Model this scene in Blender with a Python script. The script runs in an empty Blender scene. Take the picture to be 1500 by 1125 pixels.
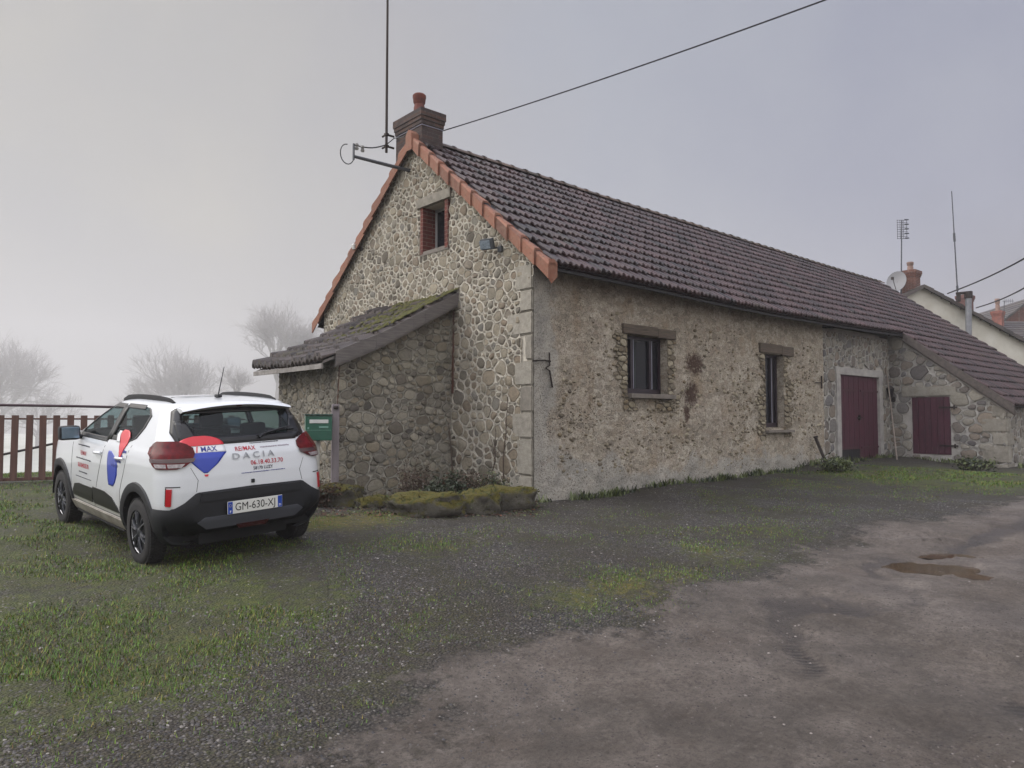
import bpy, bmesh, math, random
import numpy as np
from mathutils import Vector, Matrix, noise, Euler
random.seed(7); RNG = np.random.RandomState(7)
C = bpy.context.scene.collection
PI = math.pi
def lerp(a, b, t): return a + (b - a) * t
def interp(x, xs, ys): return float(np.interp(x, xs, ys))
def sm(a, b, x):
    t = np.clip((x - a) / (b - a), 0, 1); return t * t * (3 - 2 * t)

# ------------------------------------------------------------------ camera
FPX, PITCH, YAW = 1064.26, math.radians(2.6746), math.radians(48.614)
CAM = np.array([-7.163, -7.654, 1.2006])
FW = np.array([math.cos(YAW) * math.cos(PITCH), math.sin(YAW) * math.cos(PITCH), math.sin(PITCH)])
RT = np.array([math.sin(YAW), -math.cos(YAW), 0.0]); UP = np.cross(RT, FW)
def ray(x, y): return FW + RT * (x - 750) / FPX + UP * (562.5 - y) / FPX
def on(x, y, ax, val):
    d = ray(x, y); return CAM + d * (val - CAM[ax]) / d[ax]
def dep(x, y, z): return CAM + ray(x, y) * z
sc = bpy.context.scene
cam = bpy.data.objects.new('camera', bpy.data.cameras.new('camera')); C.objects.link(cam)
cam.data.sensor_width = 36; cam.data.lens = 36 * FPX / 1500; cam.data.clip_end = 5000; cam.data.clip_start = .05
cam.matrix_world = Matrix(((RT[0], UP[0], -FW[0], CAM[0]), (RT[1], UP[1], -FW[1], CAM[1]), (RT[2], UP[2], -FW[2], CAM[2]), (0, 0, 0, 1)))
sc.camera = cam
sc.view_settings.view_transform = 'Standard'; sc.view_settings.look = 'None'
sc.view_settings.exposure = .36; sc.view_settings.gamma = 1
cy = sc.cycles
cy.use_denoising = True; cy.max_bounces = 6; cy.volume_bounces = 2; cy.transparent_max_bounces = 12
cy.diffuse_bounces = 3; cy.glossy_bounces = 3; cy.transmission_bounces = 4
cy.caustics_reflective = False; cy.caustics_refractive = False

# ------------------------------------------------------------------ object helpers
def tag(o, label=None, cat=None, group=None, kind=None):
    if label: o['label'] = label
    if cat: o['category'] = cat
    if group: o['group'] = group
    if kind: o['kind'] = kind
    return o
def empty(name, loc, label, cat, group=None, rot=None):
    o = bpy.data.objects.new(name, None); C.objects.link(o); o.location = loc
    o.empty_display_size = .2
    if rot is not None: o.rotation_euler = rot
    return tag(o, label, cat, group)
def copy_tree(o, parent=None):
    c = o.copy(); C.objects.link(c); c.parent = parent
    for ch in [x for x in bpy.data.objects if x.parent == o]: copy_tree(ch, c)
    return c
def wloc(o):
    m = o.matrix_basis.copy()
    return (wloc(o.parent) @ m) if o.parent else m
SPLIT = {'plate_band', 'hinge', 'bracket', 'pillar_trim', 'bead', 'reversing_lens', 'bumper_crease', 'tailgate_seam', 'door_trim', 'joint', 'insulator', 'door_seam', 'drain_pipe', 'fitting'}
class MB:
    def __init__(s): s.v = []; s.f = []; s.m = []; s.mi = 0
    def add(s, vs, fs, mi=None):
        b = len(s.v); s.v.extend([tuple(map(float, p)) for p in vs]); s.f.extend([tuple(b + i for i in f) for f in fs])
        s.m.extend([s.mi if mi is None else mi] * len(fs)); return s
    def box(s, c, d, R=None, mi=None, taper=1.0):
        vs = []
        for z in (-.5, .5):
            k = taper if z > 0 else 1
            for x, y in ((-.5, -.5), (.5, -.5), (.5, .5), (-.5, .5)):
                p = Vector((x * d[0] * k, y * d[1] * k, z * d[2]))
                if R is not None: p = R @ p
                vs.append((p.x + c[0], p.y + c[1], p.z + c[2]))
        return s.add(vs, [(3, 2, 1, 0), (4, 5, 6, 7), (0, 1, 5, 4), (1, 2, 6, 5), (2, 3, 7, 6), (3, 0, 4, 7)], mi)
    def bbox(s, a, b, mi=None):
        return s.box([(a[i] + b[i]) / 2 for i in range(3)], [abs(b[i] - a[i]) for i in range(3)], None, mi)
    def rbox(s, c, d, r=.01, R=None, mi=None):   # chamfered box
        bm = bmesh.new(); bmesh.ops.create_cube(bm, size=1)
        for v in bm.verts: v.co = Vector((v.co.x * d[0], v.co.y * d[1], v.co.z * d[2]))
        bmesh.ops.bevel(bm, geom=list(bm.edges), offset=r, segments=2, affect='EDGES', profile=.6)
        vs = []
        for v in bm.verts:
            p = v.co.copy()
            if R is not None: p = R @ p
            vs.append((p.x + c[0], p.y + c[1], p.z + c[2]))
        bm.verts.index_update(); fs = [tuple(v.index for v in f.verts) for f in bm.faces]; bm.free()
        return s.add(vs, fs, mi)
    def tube(s, pts, r, n=8, mi=None, cap=True):
        pts = [Vector(tuple(map(float, p))) for p in pts]; k = len(pts)
        rs = r if isinstance(r, (list, tuple)) else [r] * k
        vs = []; prev = None
        for i, p in enumerate(pts):
            t = (pts[min(i + 1, k - 1)] - pts[max(i - 1, 0)])
            if t.length < 1e-9: t = Vector((0, 0, 1))
            t.normalize()
            if prev is None:
                a = t.orthogonal().normalized()
            else:
                a = prev - t * prev.dot(t)
                a = a.normalized() if a.length > 1e-6 else t.orthogonal().normalized()
            prev = a; b = t.cross(a)
            for j in range(n):
                q = 2 * PI * j / n
                vs.append(tuple(p + (a * math.cos(q) + b * math.sin(q)) * rs[i]))
        fs = [(i * n + j, i * n + (j + 1) % n, (i + 1) * n + (j + 1) % n, (i + 1) * n + j) for i in range(k - 1) for j in range(n)]
        if cap: fs += [tuple(range(n))[::-1], tuple((k - 1) * n + j for j in range(n))]
        return s.add(vs, fs, mi)
    def lathe(s, prof, c, n=24, ax='z', mi=None, closed=False):
        vs = []
        for (r, h) in prof:
            for j in range(n):
                q = 2 * PI * j / n; a, b = r * math.cos(q), r * math.sin(q)
                p = (a, b, h) if ax == 'z' else ((a, h, b) if ax == 'y' else (h, a, b))
                vs.append((p[0] + c[0], p[1] + c[1], p[2] + c[2]))
        k = len(prof); fs = []
        for i in range(k if closed else k - 1):
            i2 = (i + 1) % k
            for j in range(n):
                q = (i * n + j, i * n + (j + 1) % n, i2 * n + (j + 1) % n, i2 * n + j)
                fs.append(q if ax != 'y' else q[::-1])
        return s.add(vs, fs, mi)
    def clusters(s, gap=.012):
        par = list(range(len(s.v)))
        def find(a):
            while par[a] != a: par[a] = par[par[a]]; a = par[a]
            return a
        for f in s.f:
            for k in f[1:]: par[find(k)] = find(f[0])
        bb = {}
        for i, p in enumerate(s.v):
            r = find(i); b = bb.setdefault(r, [list(p), list(p)])
            for k in range(3): b[0][k] = min(b[0][k], p[k]); b[1][k] = max(b[1][k], p[k])
        keys = list(bb); g = {k: k for k in keys}
        def fg(a):
            while g[a] != a: a = g[a]
            return a
        for i, a in enumerate(keys):
            for b in keys[i + 1:]:
                if all(bb[a][0][k] - gap < bb[b][1][k] and bb[b][0][k] - gap < bb[a][1][k] for k in range(3)): g[fg(a)] = fg(b)
        out = {}
        for fi, f in enumerate(s.f): out.setdefault(fg(find(f[0])), []).append(fi)
        res = []
        for fl in out.values():
            m = MB(); mp_ = {}
            for fi in fl:
                nf = []
                for k in s.f[fi]:
                    if k not in mp_: mp_[k] = len(m.v); m.v.append(s.v[k])
                    nf.append(mp_[k])
                m.f.append(tuple(nf)); m.m.append(s.m[fi])
            res.append(m)
        return res
    def build(s, name, mats, parent=None, smooth=False, local=False, nosplit=False):
        if name in SPLIT and not nosplit:
            cl = s.clusters()
            if len(cl) > 1: return [m.build(name, mats, parent, smooth, local, True) for m in cl][0]
        me = bpy.data.meshes.new(name); v = s.v
        if parent is not None and not local:
            inv = np.array(wloc(parent).inverted()); a = np.array(v)
            a = a @ inv[:3, :3].T + inv[:3, 3]; v = a.tolist()
        me.from_pydata(v, [], s.f)
        for m in (mats if isinstance(mats, (list, tuple)) else [mats]): me.materials.append(m)
        if any(s.m): me.polygons.foreach_set('material_index', s.m)
        if smooth:
            me.polygons.foreach_set('use_smooth', [True] * len(me.polygons))
            if smooth != 'all':
                try: me.set_sharp_from_angle(angle=math.radians(smooth if smooth is not True else 40))
                except Exception: pass
        me.validate(); me.update()
        o = bpy.data.objects.new(name, me); C.objects.link(o); o.parent = parent
        return o

# ------------------------------------------------------------------ materials
def rgb(r, g, b): # sRGB 0..255 -> linear
    return tuple(((c / 255) / 12.92 if c / 255 < .04045 else ((c / 255 + .055) / 1.055) ** 2.4) for c in (r, g, b)) + (1,)
class NT:
    def __init__(s, name):
        s.mat = bpy.data.materials.new(name); s.mat.use_nodes = True; s.t = s.mat.node_tree
        s.b = s.t.nodes['Principled BSDF']; s.out = s.t.nodes['Material Output']; s._tc = None
    def n(s, typ, **kw):
        nd = s.t.nodes.new(typ)
        for k, v in kw.items():
            if k.startswith('i_'): nd.inputs[k[2:].replace('_', ' ')].default_value = v
            else: setattr(nd, k, v)
        return nd
    def l(s, a, b): s.t.links.new(a, b)
    @property
    def obj(s):
        if s._tc is None: s._tc = s.n('ShaderNodeTexCoord')
        return s._tc.outputs['Object']
    def mapping(s, sc=(1, 1, 1), loc=(0, 0, 0)):
        m = s.n('ShaderNodeMapping'); m.inputs['Scale'].default_value = sc; m.inputs['Location'].default_value = loc
        s.l(s.obj, m.inputs[0]); return m.outputs[0]
    def noise(s, scale, detail=5, rough=.6, vec=None, dist=0):
        nd = s.n('ShaderNodeTexNoise'); nd.inputs['Scale'].default_value = scale; nd.inputs['Detail'].default_value = detail
        nd.inputs['Roughness'].default_value = rough; nd.inputs['Distortion'].default_value = dist
        s.l(vec or s.obj, nd.inputs['Vector']); return nd.outputs['Fac']
    def voro(s, scale, feature='F1', out='Distance', vec=None, rnd=1):
        nd = s.n('ShaderNodeTexVoronoi', feature=feature); nd.inputs['Scale'].default_value = scale
        nd.inputs['Randomness'].default_value = rnd
        s.l(vec or s.obj, nd.inputs['Vector']); return nd.outputs[out]
    def ramp(s, fac, stops, interp='LINEAR'):
        nd = s.n('ShaderNodeValToRGB'); cr = nd.color_ramp; cr.interpolation = interp
        while len(cr.elements) > 1: cr.elements.remove(cr.elements[-1])
        cr.elements[0].position = stops[0][0]; cr.elements[0].color = stops[0][1] if len(stops[0][1]) == 4 else (*stops[0][1], 1)
        for p, c in stops[1:]:
            e = cr.elements.new(p); e.color = c if len(c) == 4 else (*c, 1)
        s.l(fac, nd.inputs[0]); return nd.outputs[0]
    def fr(s, fac, a, b):   # float ramp 0..1 between a and b
        nd = s.n('ShaderNodeMapRange'); nd.inputs['From Min'].default_value = a; nd.inputs['From Max'].default_value = b
        nd.clamp = True; s.l(fac, nd.inputs[0]); return nd.outputs[0]
    def mix(s, fac, a, b, mode='MIX'):
        nd = s.n('ShaderNodeMix', data_type='RGBA', blend_type=mode)
        for i, x in ((0, fac), (6, a), (7, b)):
            if isinstance(x, (int, float)): nd.inputs[i].default_value = x
            elif isinstance(x, tuple): nd.inputs[i].default_value = x
            else: s.l(x, nd.inputs[i])
        return nd.outputs[2]
    def math(s, op, a, b=0.0):
        nd = s.n('ShaderNodeMath', operation=op)
        for i, x in ((0, a), (1, b)):
            if isinstance(x, (int, float)): nd.inputs[i].default_value = x
            else: s.l(x, nd.inputs[i])
        return nd.outputs[0]
    def island(s):
        g = s.n('ShaderNodeNewGeometry'); return g.outputs['Random Per Island']
    def sep(s, vec=None):
        g = s.n('ShaderNodeSeparateXYZ'); s.l(vec or s.obj, g.inputs[0]); return g.outputs
    def bump(s, h, strength=.5, dist=.01):
        nd = s.n('ShaderNodeBump'); nd.inputs['Strength'].default_value = strength; nd.inputs['Distance'].default_value = dist
        s.l(h, nd.inputs['Height']); s.l(nd.outputs[0], s.b.inputs['Normal']); return nd
    def col(s, c):
        if isinstance(c, tuple): s.b.inputs['Base Color'].default_value = c
        else: s.l(c, s.b.inputs['Base Color'])
        return s
    def set(s, **kw):
        for k, v in kw.items():
            k = k.replace('_', ' ')
            if isinstance(v, (int, float, tuple)): s.b.inputs[k].default_value = v
            else: s.l(v, s.b.inputs[k])
        return s
def simple(name, c1, c2=None, scale=8, rough=.6, metal=0, bump=0, bscale=40, bdist=.005, detail=5, coat=0, vecscale=None):
    t = NT(name)
    vec = t.mapping(vecscale) if vecscale else None
    if c2:
        nz = t.noise(scale, detail, vec=vec); t.col(t.mix(t.fr(nz, .3, .7), c1, c2))
    else: t.col(c1)
    t.set(Roughness=rough, Metallic=metal)
    if coat: t.set(Coat_Weight=coat, Coat_Roughness=.05)
    if bump: t.bump(t.noise(bscale, 6, .65, vec=vec), bump, bdist)
    return t.mat
def G(v): return (v, v, v, 1)

def m_stone(name, cols, mortar, moss=0, tint=None):
    """two materials: stones coloured per island, and mortar"""
    t = NT(name + '_block')
    stops = [(i / (len(cols) - 1), c) for i, c in enumerate(cols)]
    c = t.ramp(t.island(), stops)
    c = t.mix(t.fr(t.noise(22, 6, .7), .35, .75), c, t.mix(1.0, c, G(.55), 'MULTIPLY'))
    c = t.mix(t.math('MULTIPLY', t.fr(t.noise(90, 3, .7), .55, .75), .6), c, G(.035))
    c = t.mix(t.math('MULTIPLY', t.fr(t.noise(60, 3, .7, vec=t.mapping(loc=(5, 5, 5))), .6, .8), .5), c, mortar)
    if moss: c = t.mix(t.math('MULTIPLY', t.fr(t.noise(1.3, 5, .65), .5, .7), moss), c, rgb(95, 95, 50))
    t.col(c).set(Roughness=.85, Specular_IOR_Level=.3); t.bump(t.noise(38, 8, .72), .9, .02)
    u = NT(name + '_mortar')
    c = u.mix(u.fr(u.noise(3.5, 6, .65), .35, .7), mortar, u.mix(1.0, mortar, G(.75), 'MULTIPLY'))
    c = u.mix(u.math('MULTIPLY', u.fr(u.noise(70, 4, .7), .55, .72), .6), c, G(.08))
    if moss: c = u.mix(u.math('MULTIPLY', u.fr(u.noise(1.3, 5, .65), .5, .7), moss), c, rgb(95, 95, 50))
    u.col(c).set(Roughness=.95, Specular_IOR_Level=.2); u.bump(u.noise(60, 8, .75), 1, .015)
    return [t.mat, u.mat] + ([QUOIN] if 'QUOIN' in globals() else [])

def m_quoin():
    t = NT('pale_granite'); c = t.ramp(t.island(), [(0, rgb(158, 153, 142)), (.5, rgb(172, 166, 154)), (1, rgb(142, 136, 126))])
    c = t.mix(t.fr(t.noise(11, 7, .7), .35, .7), c, t.mix(1.0, c, G(.6), 'MULTIPLY')); c = t.mix(t.math('MULTIPLY', t.fr(t.noise(70, 5, .8), .55, .68), .6), c, rgb(90, 82, 72))
    t.col(c).set(Roughness=.9); t.bump(t.noise(40, 8, .75), .9, .02); return t.mat
QUOIN = m_quoin()
STONE_G = m_stone('gable', [rgb(122, 116, 103), rgb(162, 153, 135), rgb(140, 126, 108), rgb(128, 125, 117), rgb(172, 162, 143), rgb(96, 90, 80)], rgb(218, 211, 197))
STONE_L = m_stone('lean_to', [rgb(142, 137, 126), rgb(170, 163, 148), rgb(122, 118, 110), rgb(154, 144, 126), rgb(98, 94, 90)], rgb(184, 179, 168), moss=.2)
STONE_B = m_stone('barn', [rgb(140, 136, 128), rgb(168, 162, 150), rgb(122, 120, 120), rgb(150, 138, 124), rgb(106, 104, 106)], rgb(194, 190, 184))
STONE_W = m_stone('jamb', [rgb(166, 156, 134), rgb(136, 126, 108), rgb(184, 174, 152), rgb(112, 104, 92), rgb(150, 134, 108)], rgb(150, 140, 124))

def m_plaster():
    t = NT('crumbling_plaster'); x = t.sep()
    base = t.ramp(t.noise(.9, 7, .62), [(.3, rgb(168, 160, 147)), (.45, rgb(208, 199, 184)), (.55, rgb(190, 179, 164)), (.7, rgb(222, 214, 199))])
    fine = t.mix(t.math('MULTIPLY', t.fr(t.noise(14, 8, .75), .42, .72), .75), base, rgb(118, 108, 98))
    # rubble ghosting through worn mortar
    ve = t.voro(9, 'DISTANCE_TO_EDGE', 'Distance', vec=t.mapping((1, 1, 1.7)), rnd=1); vcc = t.voro(9, 'F1', 'Color', vec=t.mapping((1, 1, 1.7))); sv = t.n('ShaderNodeSeparateColor'); t.l(vcc, sv.inputs[0])
    wear = t.fr(t.math('ADD', t.noise(1.5, 7, .7, vec=t.mapping(loc=(12, 2, 3))), t.math('MULTIPLY', sv.outputs[0], .20)), .50, .60)
    stc = t.ramp(sv.outputs[1], [(0, rgb(128, 120, 108)), (.5, rgb(184, 174, 156)), (1, rgb(156, 142, 126))])
    stc = t.mix(t.fr(ve, .035, .0), stc, rgb(74, 66, 58))
    fine = t.mix(t.math('MULTIPLY', wear, .7), fine, stc)
    # ochre wash stains
    st = t.mix(t.math('MULTIPLY', t.fr(t.noise(1.7, 6, .6, vec=t.mapping((1, 1, .6), (7, 3, 1))), .54, .68), .3), fine, rgb(146, 116, 76))
    # cement patch low on the wall and around the corner
    h = t.math('ADD', x[2], t.math('MULTIPLY', t.math('SUBTRACT', t.noise(1.6, 6, .6, vec=t.mapping(loc=(2, 9, 4))), .5), 1.9))
    low = t.math('SUBTRACT', 1.0, t.fr(h, .38, .55))
    cu = t.math('ADD', x[0], t.math('MULTIPLY', t.math('SUBTRACT', t.noise(2.2, 6, .6), .5), 1.3))
    corner = t.math('SUBTRACT', 1.0, t.fr(cu, .33, .5))
    cem = t.mix(t.fr(t.noise(2.8, 6, .65), .35, .7), rgb(150, 149, 144), rgb(196, 190, 180))
    c = t.mix(t.math('MULTIPLY', t.math('MAXIMUM', low, corner), .85), st, cem)
    # brown damp splashes
    d = t.fr(t.noise(2.4, 7, .7, vec=t.mapping((1, 1, .7), (31, 4, 8))), .63, .72)
    c = t.mix(t.math('MULTIPLY', d, .6), c, rgb(96, 68, 50))
    # dead creeper marks between the two windows
    for (cx_, cz_, rx_, rz_) in ((3.98, 2.18, .34, .22), (3.88, 1.62, .26, .26), (3.72, 1.30, .10, .2)):
        a1 = t.math('DIVIDE', t.math('SUBTRACT', x[0], cx_), rx_); a2 = t.math('DIVIDE', t.math('SUBTRACT', x[2], cz_), rz_)
        dd = t.math('ADD', t.math('MULTIPLY', a1, a1), t.math('MULTIPLY', a2, a2)); dd = t.math('ADD', dd, t.math('MULTIPLY', t.math('SUBTRACT', t.noise(16, 7, .8), .5), 4.0))
        c = t.mix(t.math('MULTIPLY', t.fr(dd, 1.0, .3), .92), c, rgb(62, 36, 28))
    # dark pits
    pit = t.math('MULTIPLY', t.math('SUBTRACT', 1.0, t.fr(t.voro(30), .14, .32)), t.fr(t.noise(2.2, 4), .42, .6))
    c = t.mix(t.math('MULTIPLY', pit, .8), c, rgb(48, 40, 34))
    c = t.mix(t.math('MULTIPLY', t.fr(t.noise(42, 8, .85), .50, .61), .75), c, rgb(84, 76, 70))
    c = t.mix(t.math('MULTIPLY', t.fr(t.noise(48, 6, .8, vec=t.mapping(loc=(6, 6, 6))), .58, .68), .5), c, rgb(214, 204, 188))
    t.col(c).set(Roughness=.95, Specular_IOR_Level=.2)
    hh = t.math('SUBTRACT', t.noise(26, 9, .75), t.math('MULTIPLY', pit, .5)); t.bump(hh, 1, .03)
    return t.mat
PLASTER = m_plaster()
def m_rooftile(name, a, b, c3, moss=.3):
    t = NT(name); isl = t.island()
    c = t.ramp(isl, [(0, a), (.5, b), (.85, c3), (1, a)])
    c = t.mix(t.fr(t.noise(2.5, 6, .6), .35, .7), c, t.mix(1.0, c, G(.6), 'MULTIPLY'))
    c = t.mix(t.math('MULTIPLY', t.fr(t.noise(30, 6, .7), .56, .7), moss), c, rgb(98, 96, 88))
    c = t.mix(t.math('MULTIPLY', t.fr(t.noise(1.1, 5, .7, vec=t.mapping(loc=(3, 8, 2))), .57, .7), moss), c, rgb(78, 74, 48))
    t.col(c).set(Roughness=.5, Specular_IOR_Level=.4); t.bump(t.noise(60, 6, .7), .7, .006)
    return t.mat
TILE = m_rooftile('roof_tile', rgb(58, 41, 42), rgb(78, 56, 57), rgb(38, 30, 33), .25)
TILE_OLD = m_rooftile('old_roof_tile', rgb(70, 62, 60), rgb(90, 80, 76), rgb(54, 48, 47), .8)
def m_verge():
    t = NT('terracotta_verge'); c = t.ramp(t.island(), [(0, rgb(124, 78, 60)), (.5, rgb(142, 94, 74)), (1, rgb(100, 64, 52))])
    c = t.mix(t.math('MULTIPLY', t.fr(t.noise(9, 8, .75), .45, .68), .6), c, rgb(136, 112, 94))
    c = t.mix(t.math('MULTIPLY', t.fr(t.noise(24, 7, .8), .55, .66), .75), c, rgb(62, 42, 34))
    t.col(c).set(Roughness=.8); t.bump(t.noise(50, 6, .7), .6, .006); return t.mat
VERGE = m_verge()
def m_brick(name, c1, c2, mortar, scale=1.0, axis='xz'):
    t = NT(name); cx = t.n('ShaderNodeCombineXYZ'); x = t.sep()
    t.l(t.math('ADD', x[0], x[1]), cx.inputs[0]); t.l(x[2], cx.inputs[1])
    b = t.n('ShaderNodeTexBrick'); t.l(cx.outputs[0], b.inputs['Vector'])
    b.inputs['Color1'].default_value = c1; b.inputs['Color2'].default_value = c2; b.inputs['Mortar'].default_value = mortar
    b.inputs['Scale'].default_value = 1; b.inputs['Mortar Size'].default_value = .007 * scale; b.inputs['Brick Width'].default_value = .23 * scale
    b.inputs['Row Height'].default_value = .068 * scale; b.inputs['Mortar Smooth'].default_value = .3
    c = t.mix(t.fr(t.noise(9, 6, .7), .4, .75), b.outputs[0], t.mix(1.0, b.outputs[0], G(.45), 'MULTIPLY'))
    t.col(c).set(Roughness=.9)
    h = t.math('SUBTRACT', t.math('MULTIPLY', t.noise(50, 5, .7), .5), b.outputs['Fac']); t.bump(h, .8, .012)
    return t.mat
BRICK_DK = m_brick('sooty_brick', rgb(92, 70, 62), rgb(66, 56, 56), rgb(84, 78, 76))
BRICK_RED = m_brick('red_brick', rgb(122, 78, 66), rgb(104, 68, 60), rgb(136, 124, 114))
BRICK_WIN = m_brick('window_brick', rgb(112, 54, 44), rgb(96, 46, 40), rgb(132, 106, 94))
POT = simple('terracotta_pot', rgb(120, 62, 50), rgb(84, 50, 46), 14, .8, bump=.4)
WOOD_LINTEL = simple('oak_lintel', rgb(106, 94, 82), rgb(70, 62, 55), 14, .85, bump=.8, bscale=30, bdist=.01, vecscale=(.3, 1, 4))
WOOD_GREY = simple('weathered_grey_board', rgb(118, 112, 108), rgb(84, 80, 80), 10, .85, bump=.7, bscale=24, bdist=.006, vecscale=(.4, 1, 5))
WOOD_DARK = simple('dark_board', rgb(24, 22, 26), rgb(16, 15, 19), 10, .8, bump=.4, vecscale=(.4, 1, 4))
CONCRETE = simple('pale_concrete', rgb(176, 172, 168), rgb(140, 137, 134), 5, .9, bump=.5)
SILL = simple('cement_sill', rgb(132, 124, 116), rgb(104, 98, 92), 8, .9, bump=.5)
FRAME_DK = simple('dark_painted_frame', rgb(44, 30, 40), rgb(34, 24, 34), 6, .35, bump=.1)
FRAME_EDGE = simple('pale_frame_edge', rgb(150, 150, 165), None, 1, .4)
def m_door():
    t = NT('maroon_door_paint'); 
    c = t.mix(t.fr(t.noise(5, 6, .65, vec=t.mapping((3, 3, .5))), .35, .7), rgb(76, 26, 46), rgb(54, 22, 36))
    c = t.mix(t.math('MULTIPLY', t.fr(t.noise(18, 6, .75, vec=t.mapping((2, 2, .6))), .58, .7), .5), c, rgb(128, 88, 96))
    t.col(c).set(Roughness=.6); t.bump(t.noise(60, 5, .6, vec=t.mapping((2, 2, .2))), .4, .003); return t.mat
DOORP = m_door()
IRON = simple('black_iron', rgb(36, 32, 32), rgb(54, 42, 36), 30, .6, .5, bump=.3)
GALV = simple('dull_galvanised_steel', rgb(96, 98, 102), rgb(74, 76, 82), 12, .5, .7)
CABLE = simple('black_cable', rgb(28, 28, 32), None, 1, .6)
RUST = simple('rusty_iron', rgb(94, 58, 42), rgb(60, 42, 36), 25, .9, bump=.5)
WHITE_PL = simple('white_plastic', rgb(215, 215, 212), rgb(190, 190, 188), 6, .5)
def m_glass(name, tint=(.02, .022, .026, 1), rough=.05):
    t = NT(name); t.col(tint).set(Roughness=rough, Specular_IOR_Level=.8); return t.mat
DARKGLASS = m_glass('dark_window_glass', (.010, .011, .015, 1), .1); DARKGLASS.node_tree.nodes['Principled BSDF'].inputs['Specular IOR Level'].default_value = .25
def m_clearglass(name, tint, fac):
    t = NT(name); tr = t.n('ShaderNodeBsdfTransparent'); tr.inputs[0].default_value = tint
    gl = t.n('ShaderNodeBsdfGlossy'); gl.inputs['Roughness'].default_value = .03; gl.inputs[0].default_value = (.9, .95, 1, 1)
    fn = t.n('ShaderNodeFresnel'); fn.inputs[0].default_value = 1.22
    mx = t.n('ShaderNodeMixShader'); t.l(t.math('MINIMUM', t.math('ADD', fn.outputs[0], fac), .10), mx.inputs[0]); t.l(tr.outputs[0], mx.inputs[1]); t.l(gl.outputs[0], mx.inputs[2])
    t.l(mx.outputs[0], t.out.inputs[0]); return t.mat
CARGLASS = m_clearglass('tinted_car_glass', (.46, .56, .56, 1), .012)

# ------------------------------------------------------------------ terrain
GP = [(0, 0, 0), (3.2, 0, .07), (6, 0, .075), (8.85, 0, .2), (12, 0, .22), (12.5, -2.5, .03), (16, -2.7, .08), (0, 2, .0), (-2.1, 2, -.02), (-2.1, 4, 0), (-1, 7, .1),
      (-5.245, -.48, -.116), (-3.85, -.38, -.043), (-5.43, 1.93, .01), (-4.03, 2.03, .083), (-5.62, 6.46, .16), (-4.2, 6.1, .16), (-9, 7, .1), (-9, 2, -.1),
      (-7.16, -7.65, -.45), (-4.8, -5, -.42), (-6.6, -3.3, -.33), (-2.9, -6.6, -.42), (.6, -5, -.27), (5.8, -4.5, -.02), (3, -8, -.3), (10, -6, .05), (2.2, -2.2, -.13),
      (20, -6, .2), (30, -8, .3), (24, 4, .3), (-12, -10, -.6), (-1.5, -1, -.06), (-10, -3, -.3)]
_gp = np.array(GP)
def ground_z(u, v):
    u = np.asarray(u, float); v = np.asarray(v, float)
    d2 = (u[..., None] - _gp[:, 0]) ** 2 + (v[..., None] - _gp[:, 1]) ** 2
    w = 1 / (d2 + .35) ** 1.5
    z = (w * _gp[:, 2]).sum(-1) / w.sum(-1)
    # the field behind the fence falls away into the valley, then rises into a far hill
    far = sm(8.0, 45, v + .25 * u) * sm(18, -6, u - .3 * v)
    z = z - far * 24
    hill = sm(120, 330, np.hypot(u, v)) * sm(-2, .4, np.sin(np.arctan2(v, u) * 1.0))
    z = z + hill * (8 + 5 * np.sin(u * .012 + 1) + 3 * np.sin(v * .02))
    return z
def gz(u, v): return float(ground_z(np.array([u]), np.array([v]))[0])
def ong(x, y, it=12):
    z = -.2
    for _ in range(it): p = on(x, y, 2, z); z = gz(p[0], p[1])
    return np.array([p[0], p[1], z])
def axis(lo, hi, f0, f1, step):
    a = list(np.arange(f0, f1, step)); s = step; x = f1
    while x < hi: a.append(x); s *= 1.16; x += s
    a.append(hi); s = step; x = f0; b = []
    while x > lo: s *= 1.16; x -= s; b.append(max(x, lo))
    return np.array(sorted(set(np.round(b + a, 4))))
XS = axis(-640, 640, -8.5, 12.6, .07); YS = axis(-640, 640, -8.5, 7.2, .07)
UU, VV = np.meshgrid(XS, YS, indexing='ij')
ZZ = ground_z(UU, VV)
# mud track edge in world space
mudpx = [(430, 1125), (560, 1075), (690, 1000), (800, 945), (930, 905), (1000, 868), (1130, 840), (1200, 800), (1300, 768), (1420, 748), (1500, 732)]
mudline = np.array([ong(x, y)[:2] for x, y in mudpx])
ML = np.vstack([mudline[0] + (mudline[0] - mudline[1]) * 8, mudline, mudline[-1] + (mudline[-1] - mudline[-3]) * 12])
def mud_sd(u, v):
    best = np.full(u.shape, 1e9); sgn = np.ones(u.shape)
    for a, b in zip(ML[:-1], ML[1:]):
        d = b - a; L2 = d @ d
        t = np.clip(((u - a[0]) * d[0] + (v - a[1]) * d[1]) / L2, 0, 1)
        dx = u - a[0] - t * d[0]; dy = v - a[1] - t * d[1]; dd = np.hypot(dx, dy)
        s = np.sign(d[0] * dy - d[1] * dx); m = dd < best
        best = np.where(m, dd, best); sgn = np.where(m, s, sgn)
    return best * -sgn      # positive to the right of the line = on the track
def nz(u, v, s, seed=0.0, oct=4):
    f = np.empty(u.size); ur, vr = u.ravel() * s, v.ravel() * s
    for i in range(u.size): f[i] = noise.fractal((ur[i], vr[i], seed), 1.0, 2.0, oct)
    return f.reshape(u.shape)
near = (np.hypot(UU - 0, VV - 0) < 26)
def nzn(s, seed, oct=4):
    o = np.zeros(UU.shape); uu = UU[near] * s; vv = VV[near] * s
    o[near] = [noise.fractal((a, b, seed), 1.0, 2.0, oct) for a, b in zip(uu, vv)]
    return o
n1 = nzn(.9, 1.0); n2 = nzn(3.2, 5.0, 3)
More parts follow.
